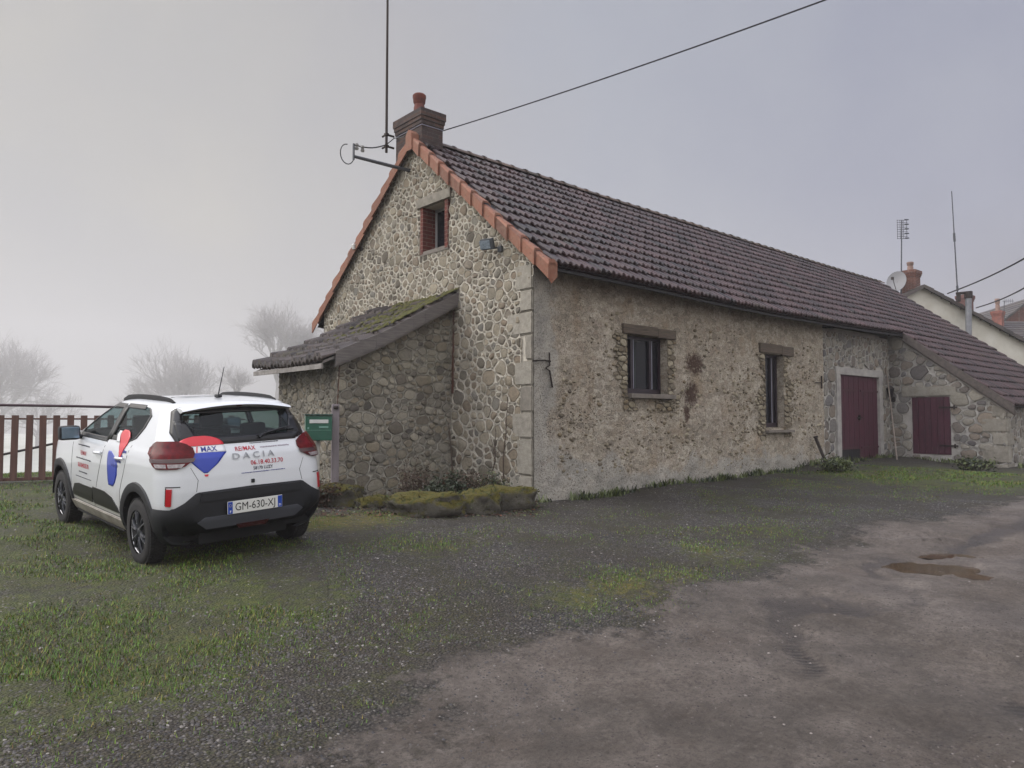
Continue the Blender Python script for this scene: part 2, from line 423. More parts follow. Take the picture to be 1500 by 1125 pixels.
SD = mud_sd(UU, VV) + n1 * .45 + n2 * .12
MUD = sm(-.75, .75, SD)
# green blobs: (px, py, radius u/v in m, strength, moss)
blobs = [(40, 900, 2.7, .9, .1), (300, 900, 1.8, .38, .3), (620, 800, 1.6, .34, .35), (700, 930, 1.2, .22, .3), (330, 840, 1.4, .45, .2), (1000, 780, 2.4, .30, .35), (1180, 740, 2.5, .34, .3), (60, 1000, 1.0, 1.0, 0), (120, 940, .8, .9, 0), (20, 900, 1.2, 1, 0), (40, 800, 1.6, .9, 0), (120, 800, 1.3, .8, 0), (40, 735, 2.2, 1, 0), (250, 860, .8, .6, .2), (230, 960, .7, .35, .2),
         (430, 905, .55, .75, .3), (400, 965, .4, .5, .3), (330, 1000, .5, .4, .2), (380, 1040, .35, .45, .3), (160, 1060, .7, .5, .1), (60, 1090, .6, .5, 0), (480, 770, .8, .7, .7), (560, 765, .8, .6, .8), (640, 752, .7, .5, .7), (300, 1105, .25, .1, 1),
         (690, 790, .7, .35, .5), (860, 880, .6, .75, .5), (930, 868, .7, .85, .5), (1000, 850, .7, .8, .5), (1090, 815, .9, .7, .5), (1180, 790, .8, .5, .5), (835, 922, .4, .3, 1), (750, 880, .4, .2, .5), (1280, 690, 1.4, .7, .3), (1340, 700, 2, .95, .1), (1440, 700, 2.4, 1, .1), (1250, 715, 1.8, .4, .6), (1120, 1105, .2, .1, 1), (930, 1118, .25, .1, .8),
         (1050, 730, 2, .2, .4), (880, 748, 1, .2, .6), (600, 870, .6, .15, .3)]
GR = np.zeros(UU.shape); MO = np.zeros(UU.shape)
blobw = []
for (x, y, r, s, m) in blobs:
    p = ong(x, y); blobw.append((p[0], p[1], r, s, m))
    g = np.exp(-((UU - p[0]) ** 2 + (VV - p[1]) ** 2) / (r * r))
    GR = np.maximum(GR, s * g); MO = np.maximum(MO, m * g * s)
GR = np.maximum(GR, sm(5.0, 9, VV) * .95); GR = np.maximum(GR, sm(-6.4, -8.2, UU + .0 * VV) * .9 * sm(-7, -4, VV)); GR = np.maximum(GR, sm(14, 18, UU) * .8)
GR = np.clip(GR + n1 * .35 * (GR > .04), 0, 1) * (1 - MUD)
MO = np.clip(MO + n1 * .2 * (MO > .05), 0, 1) * (1 - MUD * .6)
# relief: gravel lumps, ruts along the track, puddle hollow
tr = mudline[-1] - mudline[3]; tr = tr / np.linalg.norm(tr); nrm = np.array([-tr[1], tr[0]])
q = UU * nrm[0] + VV * nrm[1]
rut = nzn(.7, 9.0, 3)
cross = q * 1.0
along = UU * tr[0] + VV * tr[1]
rutn = np.zeros(UU.shape); rutn[near] = [noise.fractal((a * 4.5, b * .45, 3.3), 1.0, 2.0, 3) for a, b in zip(q[near], along[near])]
ZZ = ZZ + n1 * .02 + n2 * .008 * (1 - MUD) + MUD * rutn * .011 + GR * .015
pl = on(1325, 832, 2, -.26); pr_ = on(1428, 834, 2, -.26); PC = (pl + pr_) / 2; PD = (pr_ - pl); PL = np.linalg.norm(PD[:2]) / 2; PD = PD[:2] / np.linalg.norm(PD[:2])
hollows = [(PC[0], PC[1], PL * 1.35, .42, .065), (*on(1395, 812, 2, -.24)[:2], .45, .14, .045), (*ong(1350, 787)[:2], .7, .16, .04)]
PUDL = []
for (a, b, L, Wd, dz) in hollows:
    dx, dy = UU - a, VV - b; s_ = dx * PD[0] + dy * PD[1]; t_ = -dx * PD[1] + dy * PD[0]
    r2 = (s_ / L) ** 2 + (t_ / Wd) ** 2
    if dz > .03:
        i_, j_ = int(np.searchsorted(XS, a)), int(np.searchsorted(YS, b)); lv_ = ZZ[i_, j_] - .012; mk = sm(2.6, 1.0, r2)
        ZZ = ZZ * (1 - mk) + mk * (lv_ + .030 * (r2 - .75).clip(-1, 1.0) + .045 * n2); PUDL.append(lv_)
    else: ZZ -= dz * np.exp(-r2 * 1.2); PUDL.append(None)
RUT = np.zeros(UU.shape)
for c_, wd_, dp_ in ((.95, .2, .03), (2.45, .22, .034), (4.2, .22, .026), (3.2, .12, .016)):
    g_ = np.exp(-((SD + n1 * .1 - c_) / wd_) ** 2) * np.clip(.55 + 1.4 * rut, .1, 1); RUT = np.maximum(RUT, g_); b_ = np.exp(-((np.abs(SD + n1 * .1 - c_) - wd_ * 1.5) / (wd_ * .45)) ** 2)
    ZZ += (-dp_ * g_ + dp_ * .45 * b_) * MUD * (UU < 14)
NXg, NYg = len(XS), len(YS)
me = bpy.data.meshes.new('ground')
vs = np.stack([UU, VV, ZZ], -1).reshape(-1, 3)
idx = np.arange(NXg * NYg).reshape(NXg, NYg)
fs = np.stack([idx[:-1, :-1], idx[1:, :-1], idx[1:, 1:], idx[:-1, 1:]], -1).reshape(-1, 4)
me.vertices.add(len(vs)); me.vertices.foreach_set('co', vs.ravel())
me.loops.add(fs.size); me.loops.foreach_set('vertex_index', fs.ravel())
me.polygons.add(len(fs)); me.polygons.foreach_set('loop_start', np.arange(0, fs.size, 4)); me.polygons.foreach_set('loop_total', np.full(len(fs), 4))
me.polygons.foreach_set('use_smooth', np.ones(len(fs), bool))
me.update(); me.validate()
ca = me.color_attributes.new('cover', 'FLOAT_COLOR', 'POINT')
ca.data.foreach_set('color', np.stack([GR, MUD, MO, RUT], -1).reshape(-1))
def m_ground():
    t = NT('ground_cover'); a = t.n('ShaderNodeAttribute', attribute_name='cover'); s3 = t.n('ShaderNodeSeparateColor'); t.l(a.outputs['Color'], s3.inputs[0])
    gr, mud, mo = s3.outputs[0], s3.outputs[1], s3.outputs[2]
    vc = t.voro(55, 'F1', 'Color'); vd = t.voro(55, 'F1', 'Distance'); sx = t.n('ShaderNodeSeparateColor'); t.l(vc, sx.inputs[0])
    grav = t.ramp(sx.outputs[0], [(0, rgb(27, 26, 28)), (.3, rgb(58, 55, 55)), (.55, rgb(90, 85, 82)), (.8, rgb(50, 43, 38)), (1, rgb(126, 122, 117))])
    soil = t.ramp(t.noise(6, 7, .7), [(.3, rgb(44, 38, 31)), (.5, rgb(66, 58, 47)), (.75, rgb(54, 50, 36))])
    g = t.mix(t.fr(t.noise(1.4, 6, .65), .38, .6), grav, soil)
    g = t.mix(t.math('MULTIPLY', t.fr(t.noise(2.6, 6, .7, vec=t.mapping(loc=(4, 4, 4))), .47, .6), .6), g, rgb(66, 64, 32))
    g = t.mix(t.math('MULTIPLY', t.fr(vd, .25, .6), .75), g, rgb(26, 23, 20))
    n_ = t.noise(9, 7, .75)
    grass = t.ramp(t.noise(20, 6, .75), [(.3, rgb(34, 38, 14)), (.5, rgb(62, 70, 24)), (.7, rgb(88, 90, 38))])
    grass = t.mix(t.math('MULTIPLY', t.fr(t.noise(5, 6, .7), .52, .7), .6), grass, rgb(70, 58, 36))
    moss = t.ramp(t.noise(24, 6, .75), [(.3, rgb(60, 56, 22)), (.55, rgb(98, 88, 36)), (.75, rgb(120, 106, 50))])
    fg = t.math('MULTIPLY', t.fr(t.math('ADD', gr, t.math('MULTIPLY', t.math('SUBTRACT', n_, .5), 2.2)), .35, .65), t.math('ADD', .35, t.math('MULTIPLY', t.fr(t.noise(3.1, 7, .75, vec=t.mapping(loc=(6, 1, 1))), .4, .6), .65)))
    fm = t.fr(t.math('ADD', mo, t.math('MULTIPLY', t.math('SUBTRACT', t.noise(12, 7, .75, vec=t.mapping(loc=(8, 1, 2))), .5), 1.2)), .3, .6)
    c = t.mix(fg, g, grass); c = t.mix(fm, c, moss)
    mc = t.ramp(t.noise(1.6, 8, .7), [(.3, rgb(62, 54, 48)), (.45, rgb(84, 76, 69)), (.55, rgb(98, 89, 82)), (.68, rgb(118, 109, 101))])
    mc = t.mix(t.math('MULTIPLY', t.fr(t.noise(34, 9, .9), .49, .60), .8), mc, rgb(48, 41, 38))
    mc = t.mix(t.math('MULTIPLY', t.fr(t.noise(90, 3, .8), .66, .74), .5), mc, rgb(140, 132, 126))
    mc = t.mix(t.math('MULTIPLY', t.fr(t.noise(1.1, 6, .6, vec=t.mapping(loc=(1, 7, 7))), .54, .68), .4), mc, rgb(66, 53, 43))
    rutm = t.fr(t.math('ADD', a.outputs['Alpha'], t.math('MULTIPLY', t.math('SUBTRACT', t.noise(9, 8, .8), .5), 1.1)), .35, .75)
    mc = t.mix(t.math('MULTIPLY', t.fr(t.noise(11, 8, .8, vec=t.mapping(loc=(1, 3, 8))), .5, .62), .45), mc, rgb(60, 53, 49))
    mc = t.mix(t.math('MULTIPLY', t.fr(t.noise(14, 8, .8, vec=t.mapping(loc=(5, 3, 2))), .54, .66), .4), mc, rgb(124, 116, 110))
    mc = t.mix(t.math('MULTIPLY', rutm, .65), mc, rgb(48, 42, 39))
    wv = t.n('ShaderNodeTexWave', wave_type='BANDS', bands_direction='DIAGONAL'); wv.inputs['Scale'].default_value = 9; wv.inputs['Distortion'].default_value = 3; wv.inputs['Detail'].default_value = 4; t.l(t.obj, wv.inputs[0])
    trd = t.math('MULTIPLY', t.math('MULTIPLY', rutm, t.fr(wv.outputs['Fac'], .45, .6)), t.fr(t.noise(1.3, 4, .6, vec=t.mapping(loc=(2, 5, 5))), .48, .6))
    mc = t.mix(t.math('MULTIPLY', trd, .8), mc, rgb(34, 29, 27))
    pitm = t.math('MULTIPLY', t.math('SUBTRACT', 1.0, t.fr(t.voro(24), .06, .2)), t.fr(t.noise(2.0, 6, .7, vec=t.mapping(loc=(7, 7, 1))), .42, .6))
    mc = t.mix(t.math('MULTIPLY', pitm, .75), mc, rgb(34, 28, 26))
    fmud = t.fr(t.math('ADD', mud, t.math('MULTIPLY', t.math('SUBTRACT', t.noise(7, 7, .75, vec=t.mapping(loc=(3, 3, 9))), .5), 1.3)), .40, .62)
    c = t.mix(fmud, c, mc)
    oz = t.sep()[2]; fog_pale = t.math('SUBTRACT', 1.0, t.fr(oz, -5, -1.2)); c = t.mix(fog_pale, c, t.mix(t.fr(t.noise(.05, 5, .6), .35, .65), rgb(196, 198, 188), rgb(168, 170, 156)))  # low far field painted pale to stand in for fog
    c = t.mix(t.math('MULTIPLY', t.math('MULTIPLY', fmud, t.fr(t.voro(26), .0, .16)), 0.0), c, c)
    t.col(c)
    wet = t.fr(t.noise(.8, 5, .6, vec=t.mapping(loc=(9, 2, 5))), .4, .62)
    rg = t.math('SUBTRACT', .86, t.math('MULTIPLY', t.math('MULTIPLY', fmud, t.math('MAXIMUM', wet, rutm)), .36)); t.set(Roughness=rg, Specular_IOR_Level=.45)
    hg = t.math('MULTIPLY', t.math('SUBTRACT', .8, vd), 1.0)
    hm = t.math('ADD', t.math('MULTIPLY', t.noise(16, 9, .78), 1.5), t.math('MULTIPLY', t.noise(60, 5, .8), .7))
    hx = t.n('ShaderNodeMix', data_type='FLOAT'); t.l(fmud, hx.inputs[0]); t.l(hg, hx.inputs[2]); t.l(hm, hx.inputs[3])
    t.bump(hx.outputs[0], .9, .02); return t.mat
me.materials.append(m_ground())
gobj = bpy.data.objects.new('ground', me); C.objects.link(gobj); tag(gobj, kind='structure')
def m_puddle():
    t = NT('puddle_water'); t.col(t.mix(t.fr(t.noise(5, 3), .4, .6), rgb(74, 58, 42), rgb(58, 46, 36))).set(Roughness=.08, Specular_IOR_Level=.45); t.bump(t.noise(14, 2), .05, .003); return t.mat
PUD = m_puddle()
from mathutils import kdtree
def surf_z(u, v):
    i = np.clip(np.searchsorted(XS, u) - 1, 0, NXg - 2); j = np.clip(np.searchsorted(YS, v) - 1, 0, NYg - 2)
    fu = (u - XS[i]) / (XS[i + 1] - XS[i]); fv = (v - YS[j]) / (YS[j + 1] - YS[j])
    return ZZ[i, j] * (1 - fu) * (1 - fv) + ZZ[i + 1, j] * fu * (1 - fv) + ZZ[i, j + 1] * (1 - fu) * fv + ZZ[i + 1, j + 1] * fu * fv
def sz(u, v): return float(surf_z(np.array([u]), np.array([v]))[0])
for k, (a, b, L, Wd, dz) in enumerate(hollows[:2]):
    mb = MB(); n = 40; lvl = PUDL[k] if PUDL[k] is not None else None
    vs_ = [(a, b, lvl if lvl is not None else sz(a, b) + .004)]
    for i in range(n):
        an = 2 * PI * i / n; rr = 1 + (.12 if lvl is not None else .6) * noise.noise((math.cos(an) * 2, math.sin(an) * 2, k))
        s_, t_ = math.cos(an) * L * rr * 1.15, math.sin(an) * Wd * rr * 1.15
        px_, py_ = a + s_ * PD[0] - t_ * PD[1], b + s_ * PD[1] + t_ * PD[0]; vs_.append((px_, py_, lvl if lvl is not None else sz(px_, py_) + .004))
    mb.add(vs_, [(0, 1 + i, 1 + (i + 1) % n) for i in range(n)])
    tag(mb.build('puddle_water', PUD), kind='structure')

# ------------------------------------------------------------------ rubble masonry
def clip(poly, nx, ny, d):     # keep nx*x+ny*y <= d
    out = []
    for i in range(len(poly)):
        a, b = poly[i], poly[(i + 1) % len(poly)]
        da, db = nx * a[0] + ny * a[1] - d, nx * b[0] + ny * b[1] - d
        if da <= 0: out.append(a)
        if (da < 0 < db) or (db < 0 < da):
            t = da / (da - db); out.append((a[0] + (b[0] - a[0]) * t, a[1] + (b[1] - a[1]) * t))
    return out
def rubble(mb, planes, bbox_, size, to3, holes=(), gap=.018, aspect=1.2, seed=1, sizef=None, proud=.012, cuts=(), smooth=2, hm=.0, groove=.024, drop=None):
    """Voronoi rubble in a 2-D wall plane; to3(a,b,h) -> world point, h outwards"""
    rn = random.Random(seed); x0, y0, x1, y1 = bbox_
    pts = []; grid = {}
    def key(p, s): return (int(math.floor(p[0] / s)), int(math.floor(p[1] / s)))
    S = size * 2.2; tries = int((x1 - x0) * (y1 - y0) / size ** 2 * 9)
    for _ in range(tries):
        p = (rn.uniform(x0 - size, x1 + size), rn.uniform(y0 - size, y1 + size))
        s = size * (sizef(p[0], p[1]) if sizef else 1) * rn.choice((.5, .7, .95, 1.15, 1.45))
        k = key(p, S); ok = True
        for i in (-1, 0, 1):
            for j in (-1, 0, 1):
                for (q_, sq) in grid.get((k[0] + i, k[1] + j), ()):
                    if ((p[0] - q_[0]) / aspect) ** 2 + (p[1] - q_[1]) ** 2 < ((s + sq) / 2 * .86) ** 2: ok = False; break
                if not ok: break
            if not ok: break
        if ok: grid.setdefault(k, []).append((p, s)); pts.append((p, s))
    N = 14; dirs = [(math.cos(2 * PI * i / N), math.sin(2 * PI * i / N)) for i in range(N)]
    for (p, s) in pts:
        k = key(p, S); r = S * 1.5
        poly = [(p[0] - r, p[1] - r), (p[0] + r, p[1] - r), (p[0] + r, p[1] + r), (p[0] - r, p[1] + r)]
        for i in (-2, -1, 0, 1, 2):
            for j in (-2, -1, 0, 1, 2):
                for (q_, sq) in grid.get((k[0] + i, k[1] + j), ()):
                    if q_ is p: continue
                    # anisotropic bisector, weighted by size
                    dx, dy = (q_[0] - p[0]) / aspect ** 2, (q_[1] - p[1]); w = s / (s + sq)
                    mx, my = p[0] + (q_[0] - p[0]) * w, p[1] + (q_[1] - p[1]) * w
                    poly = clip(poly, dx, dy, dx * mx + dy * my)
                    if len(poly) < 3: break
                if len(poly) < 3: break
            if len(poly) < 3: break
        for (nx, ny, d) in planes:
            if len(poly) >= 3: poly = clip(poly, nx, ny, d)
        if len(poly) < 3: continue
        skip = False
        for (hx0, hy0, hx1, hy1) in holes:
            bx0, bx1 = min(a[0] for a in poly), max(a[0] for a in poly); by0, by1 = min(a[1] for a in poly), max(a[1] for a in poly)
            if bx1 > hx0 and bx0 < hx1 and by1 > hy0 and by0 < hy1:
                opt = [(hx0 - p[0], (1, 0, hx0)), (p[0] - hx1, (-1, 0, -hx1)), (hy0 - p[1], (0, 1, hy0)), (p[1] - hy1, (0, -1, -hy1))]
                m = max(opt, key=lambda o: o[0])
                if m[0] <= 0.005: skip = True; break
                poly = clip(poly, *m[1])
                if len(poly) < 3: skip = True; break
        if skip or (drop and drop(p[0], p[1])): continue
        cx = sum(a[0] for a in poly) / len(poly); cyy = sum(a[1] for a in poly) / len(poly)
        rad = []
        for (dx, dy) in dirs:
            best = 9
            for i in range(len(poly)):
                a, b = poly[i], poly[(i + 1) % len(poly)]; ex, ey = b[0] - a[0], b[1] - a[1]
                den = dx * ey - dy * ex
                if abs(den) < 1e-9: continue
                t = ((a[0] - cx) * ey - (a[1] - cyy) * ex) / den
                if t > 0: best = min(best, t)
            rad.append(best)
        rs = rad[:]
        for _ in range(smooth): rs = [min(rad[i], (rs[i - 1] + 2 * rs[i] + rs[(i + 1) % N]) / 4) for i in range(N)]
        g = gap * rn.uniform(.75, 1.5)
        rs = [max(.008, min(r_ - g, r_ * .95) * (1 + .09 * rn.uniform(-1, .9))) for r_ in rs]
        if max(rs) < .018: continue
        h = proud * rn.uniform(.0, 1.7); tx, ty = rn.uniform(-.09, .09), rn.uniform(-.09, .09)
        vs_ = []
        for i, (dx, dy) in enumerate(dirs): vs_.append(to3(cx + dx * rad[i], cyy + dy * rad[i], hm + .004))
        for i, (dx, dy) in enumerate(dirs): vs_.append(to3(cx + dx * (rs[i] + .009), cyy + dy * (rs[i] + .009), hm + rn.uniform(.002, .009)))
        vs_m = vs_; fs_m = [(i, (i + 1) % N, N + (i + 1) % N, N + i) for i in range(N)]
        vs_m = vs_m + [to3(cx + dx * (rs[i] + .0075), cyy + dy * (rs[i] + .0075), hm - groove) for i, (dx, dy) in enumerate(dirs)]
        fs_m += [(N + i, N + (i + 1) % N, 2 * N + (i + 1) % N, 2 * N + i) for i in range(N)]
        mb.add(vs_m, fs_m, 1)
        vs_ = []
        for i, (dx, dy) in enumerate(dirs): vs_.append(to3(cx + dx * (rs[i] + .001), cyy + dy * (rs[i] + .001), hm - groove))
        for k_, hh in ((.95, .55), (.74, .95), (.36, 1.05)):
            for i, (dx, dy) in enumerate(dirs):
                x_, y_ = dx * rs[i] * k_, dy * rs[i] * k_
                vs_.append(to3(cx + x_, cyy + y_, hm + h * hh + x_ * tx + y_ * ty + rn.uniform(-.003, .003)))
        vs_.append(to3(cx, cyy, hm + h * 1.06))
        fs_ = [(a * N + i, a * N + (i + 1) % N, (a + 1) * N + (i + 1) % N, (a + 1) * N + i) for a in range(3) for i in range(N)]
        fs_ += [(3 * N + i, 3 * N + (i + 1) % N, 4 * N) for i in range(N)]
        mb.add(vs_, fs_, 0)
def quoin(mb, lo, hi, rn, bev=.018):
    c = [(lo[i] + hi[i]) / 2 for i in range(3)]; d = [hi[i] - lo[i] for i in range(3)]
    bm = bmesh.new(); bmesh.ops.create_cube(bm, size=1)
    for v in bm.verts: v.co = Vector((v.co.x * d[0], v.co.y * d[1], v.co.z * d[2]))
    bmesh.ops.bevel(bm, geom=list(bm.edges), offset=bev, segments=2, affect='EDGES')
    bmesh.ops.subdivide_edges(bm, edges=list(bm.edges), cuts=2, use_grid_fill=True)
    sd = rn.uniform(0, 50); vs_ = []
    for v in bm.verts:
        n_ = noise.noise_vector((v.co.x * 7 + sd, v.co.y * 7, v.co.z * 7)) * .010
        vs_.append((v.co.x + c[0] + n_.x, v.co.y + c[1] + n_.y, v.co.z + c[2] + n_.z))
    bm.verts.index_update(); fs_ = [tuple(v.index for v in f.verts) for f in bm.faces]; bm.free()
    mb.add(vs_, fs_, 2)

# ------------------------------------------------------------------ the farmhouse
W, VM, L, U1, V2 = 6.51, 3.12, 20.33, 12.62, 2.56
ZE = lambda u: interp(u, [0, 2.5, 3.9, 6.3, 9.3, 10.8, 12.5, 20], [3.37, 3.335, 3.30, 3.275, 3.30, 3.32, 3.36, 3.36])
ZR = lambda u: interp(u, [0, .55, 3.2, 5.5, 9.3, 17, 20.3], [6.2, 6.185, 6.153, 6.12, 6.10, 6.055, 6.07])
def zf(u, v):
    a, b = ZE(u), ZR(u)
    return b - abs(VM - v) * (b - a) / 3.52 - .018 * math.sin(PI * np.clip(v + .4, 0, 3.5) / 3.5)
SL = (6.12 - 3.32) / 3.52
house = empty('stone_farmhouse', (0, 0, 0), 'long low stone farmhouse with tiled gable roof, plastered side wall and orange verge tiles', 'farmhouse')
g3 = lambda a, b, h: (-h, a, b)        # gable plane: a=v, b=z, outwards -u
WT = zf(0, 0) - .16                    # wall height under the tiles
gable_planes = [(0, -1, .25), (-1, 0, 0), (1, 0, W), (-SL, 1, WT), (SL, 1, WT + SL * W)]
GW = (2.17, 4.08, 2.81, 4.88)          # attic window (v0,z0,v1,z1)
G0 = GW; GW = (2.07, 4.05, 2.91, 4.88)
mb = MB()
rubble(mb, gable_planes, (0, -.2, W, 6.0), .128, g3, holes=[GW, (-.3, -.3, .27, 3.2)], gap=.0155, aspect=1.2, seed=3, smooth=1,
       sizef=lambda a, b: 1.35 - .42 * float(sm(1.2, 3.6, b)), proud=.013)
# backing: pieces round the attic window
def wallpoly(mb, poly, th, mi=1):
    n = len(poly); mb.add([(0.028, a, b) for a, b in poly] + [(th, a, b) for a, b in poly], [tuple(range(n))[::-1], tuple(range(n, 2 * n))] + [(i, (i + 1) % n, n + (i + 1) % n, n + i) for i in range(n)], mi)
zt = lambda v: WT + SL * v if v < VM else WT + SL * (W - v)
wallpoly(mb, [(.05, -.5), (W, -.5), (W, WT), (W - .001, zt(W)), (GW[2] + (GW[1] - GW[1]), zt(GW[2])), (GW[2], GW[1]), (GW[0], GW[1]), (GW[0], zt(GW[0])), (.05, WT)][:4] + [(VM, zt(VM)), (GW[2], zt(GW[2])), (GW[2], GW[1]), (GW[0], GW[1]), (GW[0], zt(GW[0])), (.05, WT)], .4)
wallpoly(mb, [(GW[0], GW[3]), (GW[2], GW[3]), (GW[2], zt(GW[2])), (GW[0], zt(GW[0]))], .4)
rq = random.Random(5); z = -.12; k = 0
while z < WT - .12:
    h = rq.uniform(.3, .44) * (1.25 if z < 1 else 1); h = min(h, WT - z)
    wv = .34 if k % 2 else .5; wu = .5 if k % 2 else .24
    if k % 2 and z > 1: wv = .26
    quoin(mb, (-.012, .022, z + .006), (wu, wv * rq.uniform(.7, 1.2), z + h - .006), rq); z += h; k += 1
mb.build('gable_wall', STONE_G, house, smooth=50)
# long plastered wall -------------------------------------------------
WIN1 = (2.07, 1.60, 3.15, 2.575); WIN2 = (6.40, 1.01, 7.14, 2.51); DOOR = (9.56, .0, 12.12, 2.39)
XP = 8.95                              # plaster stops, bare stone begins
def sidewall():
    mb = MB(); st = .035; xs = list(np.arange(.0, XP, st)) + [XP]
    zs = list(np.arange(-.5, 3.42, st))
    for h_ in (WIN1, WIN2):
        xs += [h_[0], h_[2]]; zs += [h_[1], h_[3]]
    xs = sorted(set(round(float(x), 4) for x in xs)); zs = sorted(set(round(float(x), 4) for x in zs))
    vid = {}; vs_ = []
    for i, x in enumerate(xs):
        for j, z in enumerate(zs):
            n_ = noise.fractal((x * 1.1, z * 1.1, 3), 1, 2, 4) * .028 + noise.fractal((x * 7, z * 7, 9), .8, 2, 4) * .013
            low = sm(.75, .3, z + .5 * noise.noise((x * .9, 0, 5)))
            n_ += .02 * low; n_ *= float(sm(.0, .5, x))
            vid[i, j] = len(vs_); vs_.append((x, -.006 - n_, min(z, zf(x, 0) - .1)))
    fs_ = []
    for i in range(len(xs) - 1):
        for j in range(len(zs) - 1):
            cx_, cz_ = (xs[i] + xs[i + 1]) / 2, (zs[j] + zs[j + 1]) / 2
            if any(h_[0] < cx_ < h_[2] and h_[1] < cz_ < h_[3] for h_ in (WIN1, WIN2)): continue
            if zs[j] > zf(cx_, 0) - .1: continue
            fs_.append((vid[i, j], vid[i + 1, j], vid[i + 1, j + 1], vid[i, j + 1]))
    mb.add(vs_, fs_, 0)
    for h_ in (WIN1, WIN2):            # reveals
        a, z0, b, z1 = h_; d = .24
        mb.add([(a, -.02, z0), (a, d, z0), (a, d, z1), (a, -.02, z1)], [(0, 1, 2, 3)]); mb.add([(b, -.02, z0), (b, d, z0), (b, d, z1), (b, -.02, z1)], [(3, 2, 1, 0)])
        mb.add([(a, -.02, z0), (b, -.02, z0), (b, d, z0), (a, d, z0)], [(0, 1, 2, 3)]); mb.add([(a, -.02, z1), (b, -.02, z1), (b, d, z1), (a, d, z1)], [(3, 2, 1, 0)])
        mb.add([(a - .2, .26, z0 - .2), (b + .2, .26, z0 - .2), (b + .2, .26, z1 + .2), (a - .2, .26, z1 + .2)], [(0, 1, 2, 3)])
    return mb
WALLMB = sidewall(); WALLMB.m = [2] * len(WALLMB.m)
s3 = lambda a, b, h: (a, -h, b)        # side wall plane: a=u, b=z, outwards -v
mb = MB()
for (x0, x1, z0, z1, sd) in ((WIN1[0] - .42, WIN1[0], 1.45, 2.58, 1), (WIN1[2] + .0, WIN1[2] + .42, 1.45, 2.56, 2), (WIN2[0] - .42, WIN2[0], .75, 2.5, 3), (WIN2[2], WIN2[2] + .42, .8, 2.5, 4), (WIN1[0] - .1, WIN1[2] + .2, 1.32, 1.5, 6)):
    rubble(mb, [(-1, 0, -x0), (1, 0, x1), (0, -1, -z0), (0, 1, z1)], (x0, z0, x1, z1), .085, s3, gap=.007, aspect=2.1, seed=sd, smooth=1, proud=.014, hm=.022, groove=.012, drop=(lambda a, b, x0=x0, x1=x1, z0=z0, z1=z1: (min(abs(a - WIN1[0]), abs(a - WIN1[2]), abs(a - WIN2[0]), abs(a - WIN2[2])) > .2 + .3 * noise.noise((a * 3, b * 3, 1)) + .06) or noise.noise((a * 2.5, b * 2.5, 6)) > .42))
JM = mb
# scattered stones showing through the plaster
mb = MB(); rn = random.Random(12)
for _ in range(4200):
    x, z = rn.uniform(.5, 8.8), rn.uniform(.25, 2.9)
    if any(h_[0] - .05 < x < h_[2] + .05 and h_[1] - .05 < z < h_[3] + .05 for h_ in (WIN1, WIN2)): continue
    if noise.noise((x * .8, z * .8, 4)) + .15 * (1.4 - z) < rn.uniform(-.3, .7): continue
    n_ = noise.fractal((x * 1.1, z * 1.1, 3), 1, 2, 4) * .028
    r = .008 + .03 * rn.random() ** 2.5; a = rn.uniform(1, 1.9); N = 8; vs_ = []
    for k_, hh in ((1, -.006), (.75, .012), (.35, .017)):
        for i in range(N):
            q_ = 2 * PI * i / N; rr = r * k_ * rn.uniform(.8, 1.15); vs_.append((x + math.cos(q_) * rr * a, -.01 - n_ - hh, z + math.sin(q_) * rr))
    mb.add(vs_, [(a_ * N + i, a_ * N + (i + 1) % N, (a_ + 1) * N + (i + 1) % N, (a_ + 1) * N + i) for a_ in range(2) for i in range(N)] + [tuple(2 * N + i for i in range(N))], 0)
WALLMB.add(JM.v, JM.f, 0); WALLMB.m[-len(JM.f):] = JM.m; WALLMB.add(mb.v, mb.f, 0)
WALLMB.build('plastered_wall', STONE_W[:2] + [PLASTER], house, smooth=50)
# bare stone round the barn door and the projecting wall with the hatch
mb = MB()
rubble(mb, [(-1, 0, -XP), (1, 0, U1), (0, -1, .3), (0, 1, 3.2)], (XP, -.3, U1, 3.2), .2, s3, holes=[DOOR], gap=.014, aspect=1.25, seed=21, proud=.014,
       sizef=lambda a, b: 1.5 - .75 * float(sm(2.3, 2.6, b)))
mb.box(((XP + DOOR[0]) / 2, .22, 1.4), (DOOR[0] - XP, .38, 3.7), mi=1); mb.box(((DOOR[0] + DOOR[2]) / 2, .22, (DOOR[3] + 3.3) / 2), (DOOR[2] - DOOR[0], .38, 3.3 - DOOR[3]), mi=1)
mb.box(((DOOR[2] + U1) / 2 + .2, .22, 1.4), (U1 - DOOR[2] + .4, .38, 3.7), mi=1)
mb.build('barn_wall', STONE_B, house, smooth=50)
HATCH = (-1.40, .30, -.53, 1.72)
mb = MB(); p3 = lambda a, b, h: (U1 - h, a, b)
s_pl = [(-1, 0, V2), (1, 0, .02), (0, -1, .3), (-SL, 1, zf(U1, 0) - .17)]
rubble(mb, s_pl, (-V2, -.3, 0, 3.4), .22, p3, holes=[HATCH], gap=.013, aspect=1.35, seed=31, proud=.016)
pz = lambda v: zf(U1, 0) - .17 + SL * v
mb.add([(U1 + .03, -V2, -.4), (U1 + .03, 0.02, -.4), (U1 + .03, .02, HATCH[1]), (U1 + .03, -V2, HATCH[1])], [(3, 2, 1, 0)], 1)
mb.add([(U1 + .03, -V2, HATCH[1]), (U1 + .03, HATCH[0], HATCH[1]), (U1 + .03, HATCH[0], pz(HATCH[0])), (U1 + .03, -V2, pz(-V2))], [(3, 2, 1, 0)], 1)
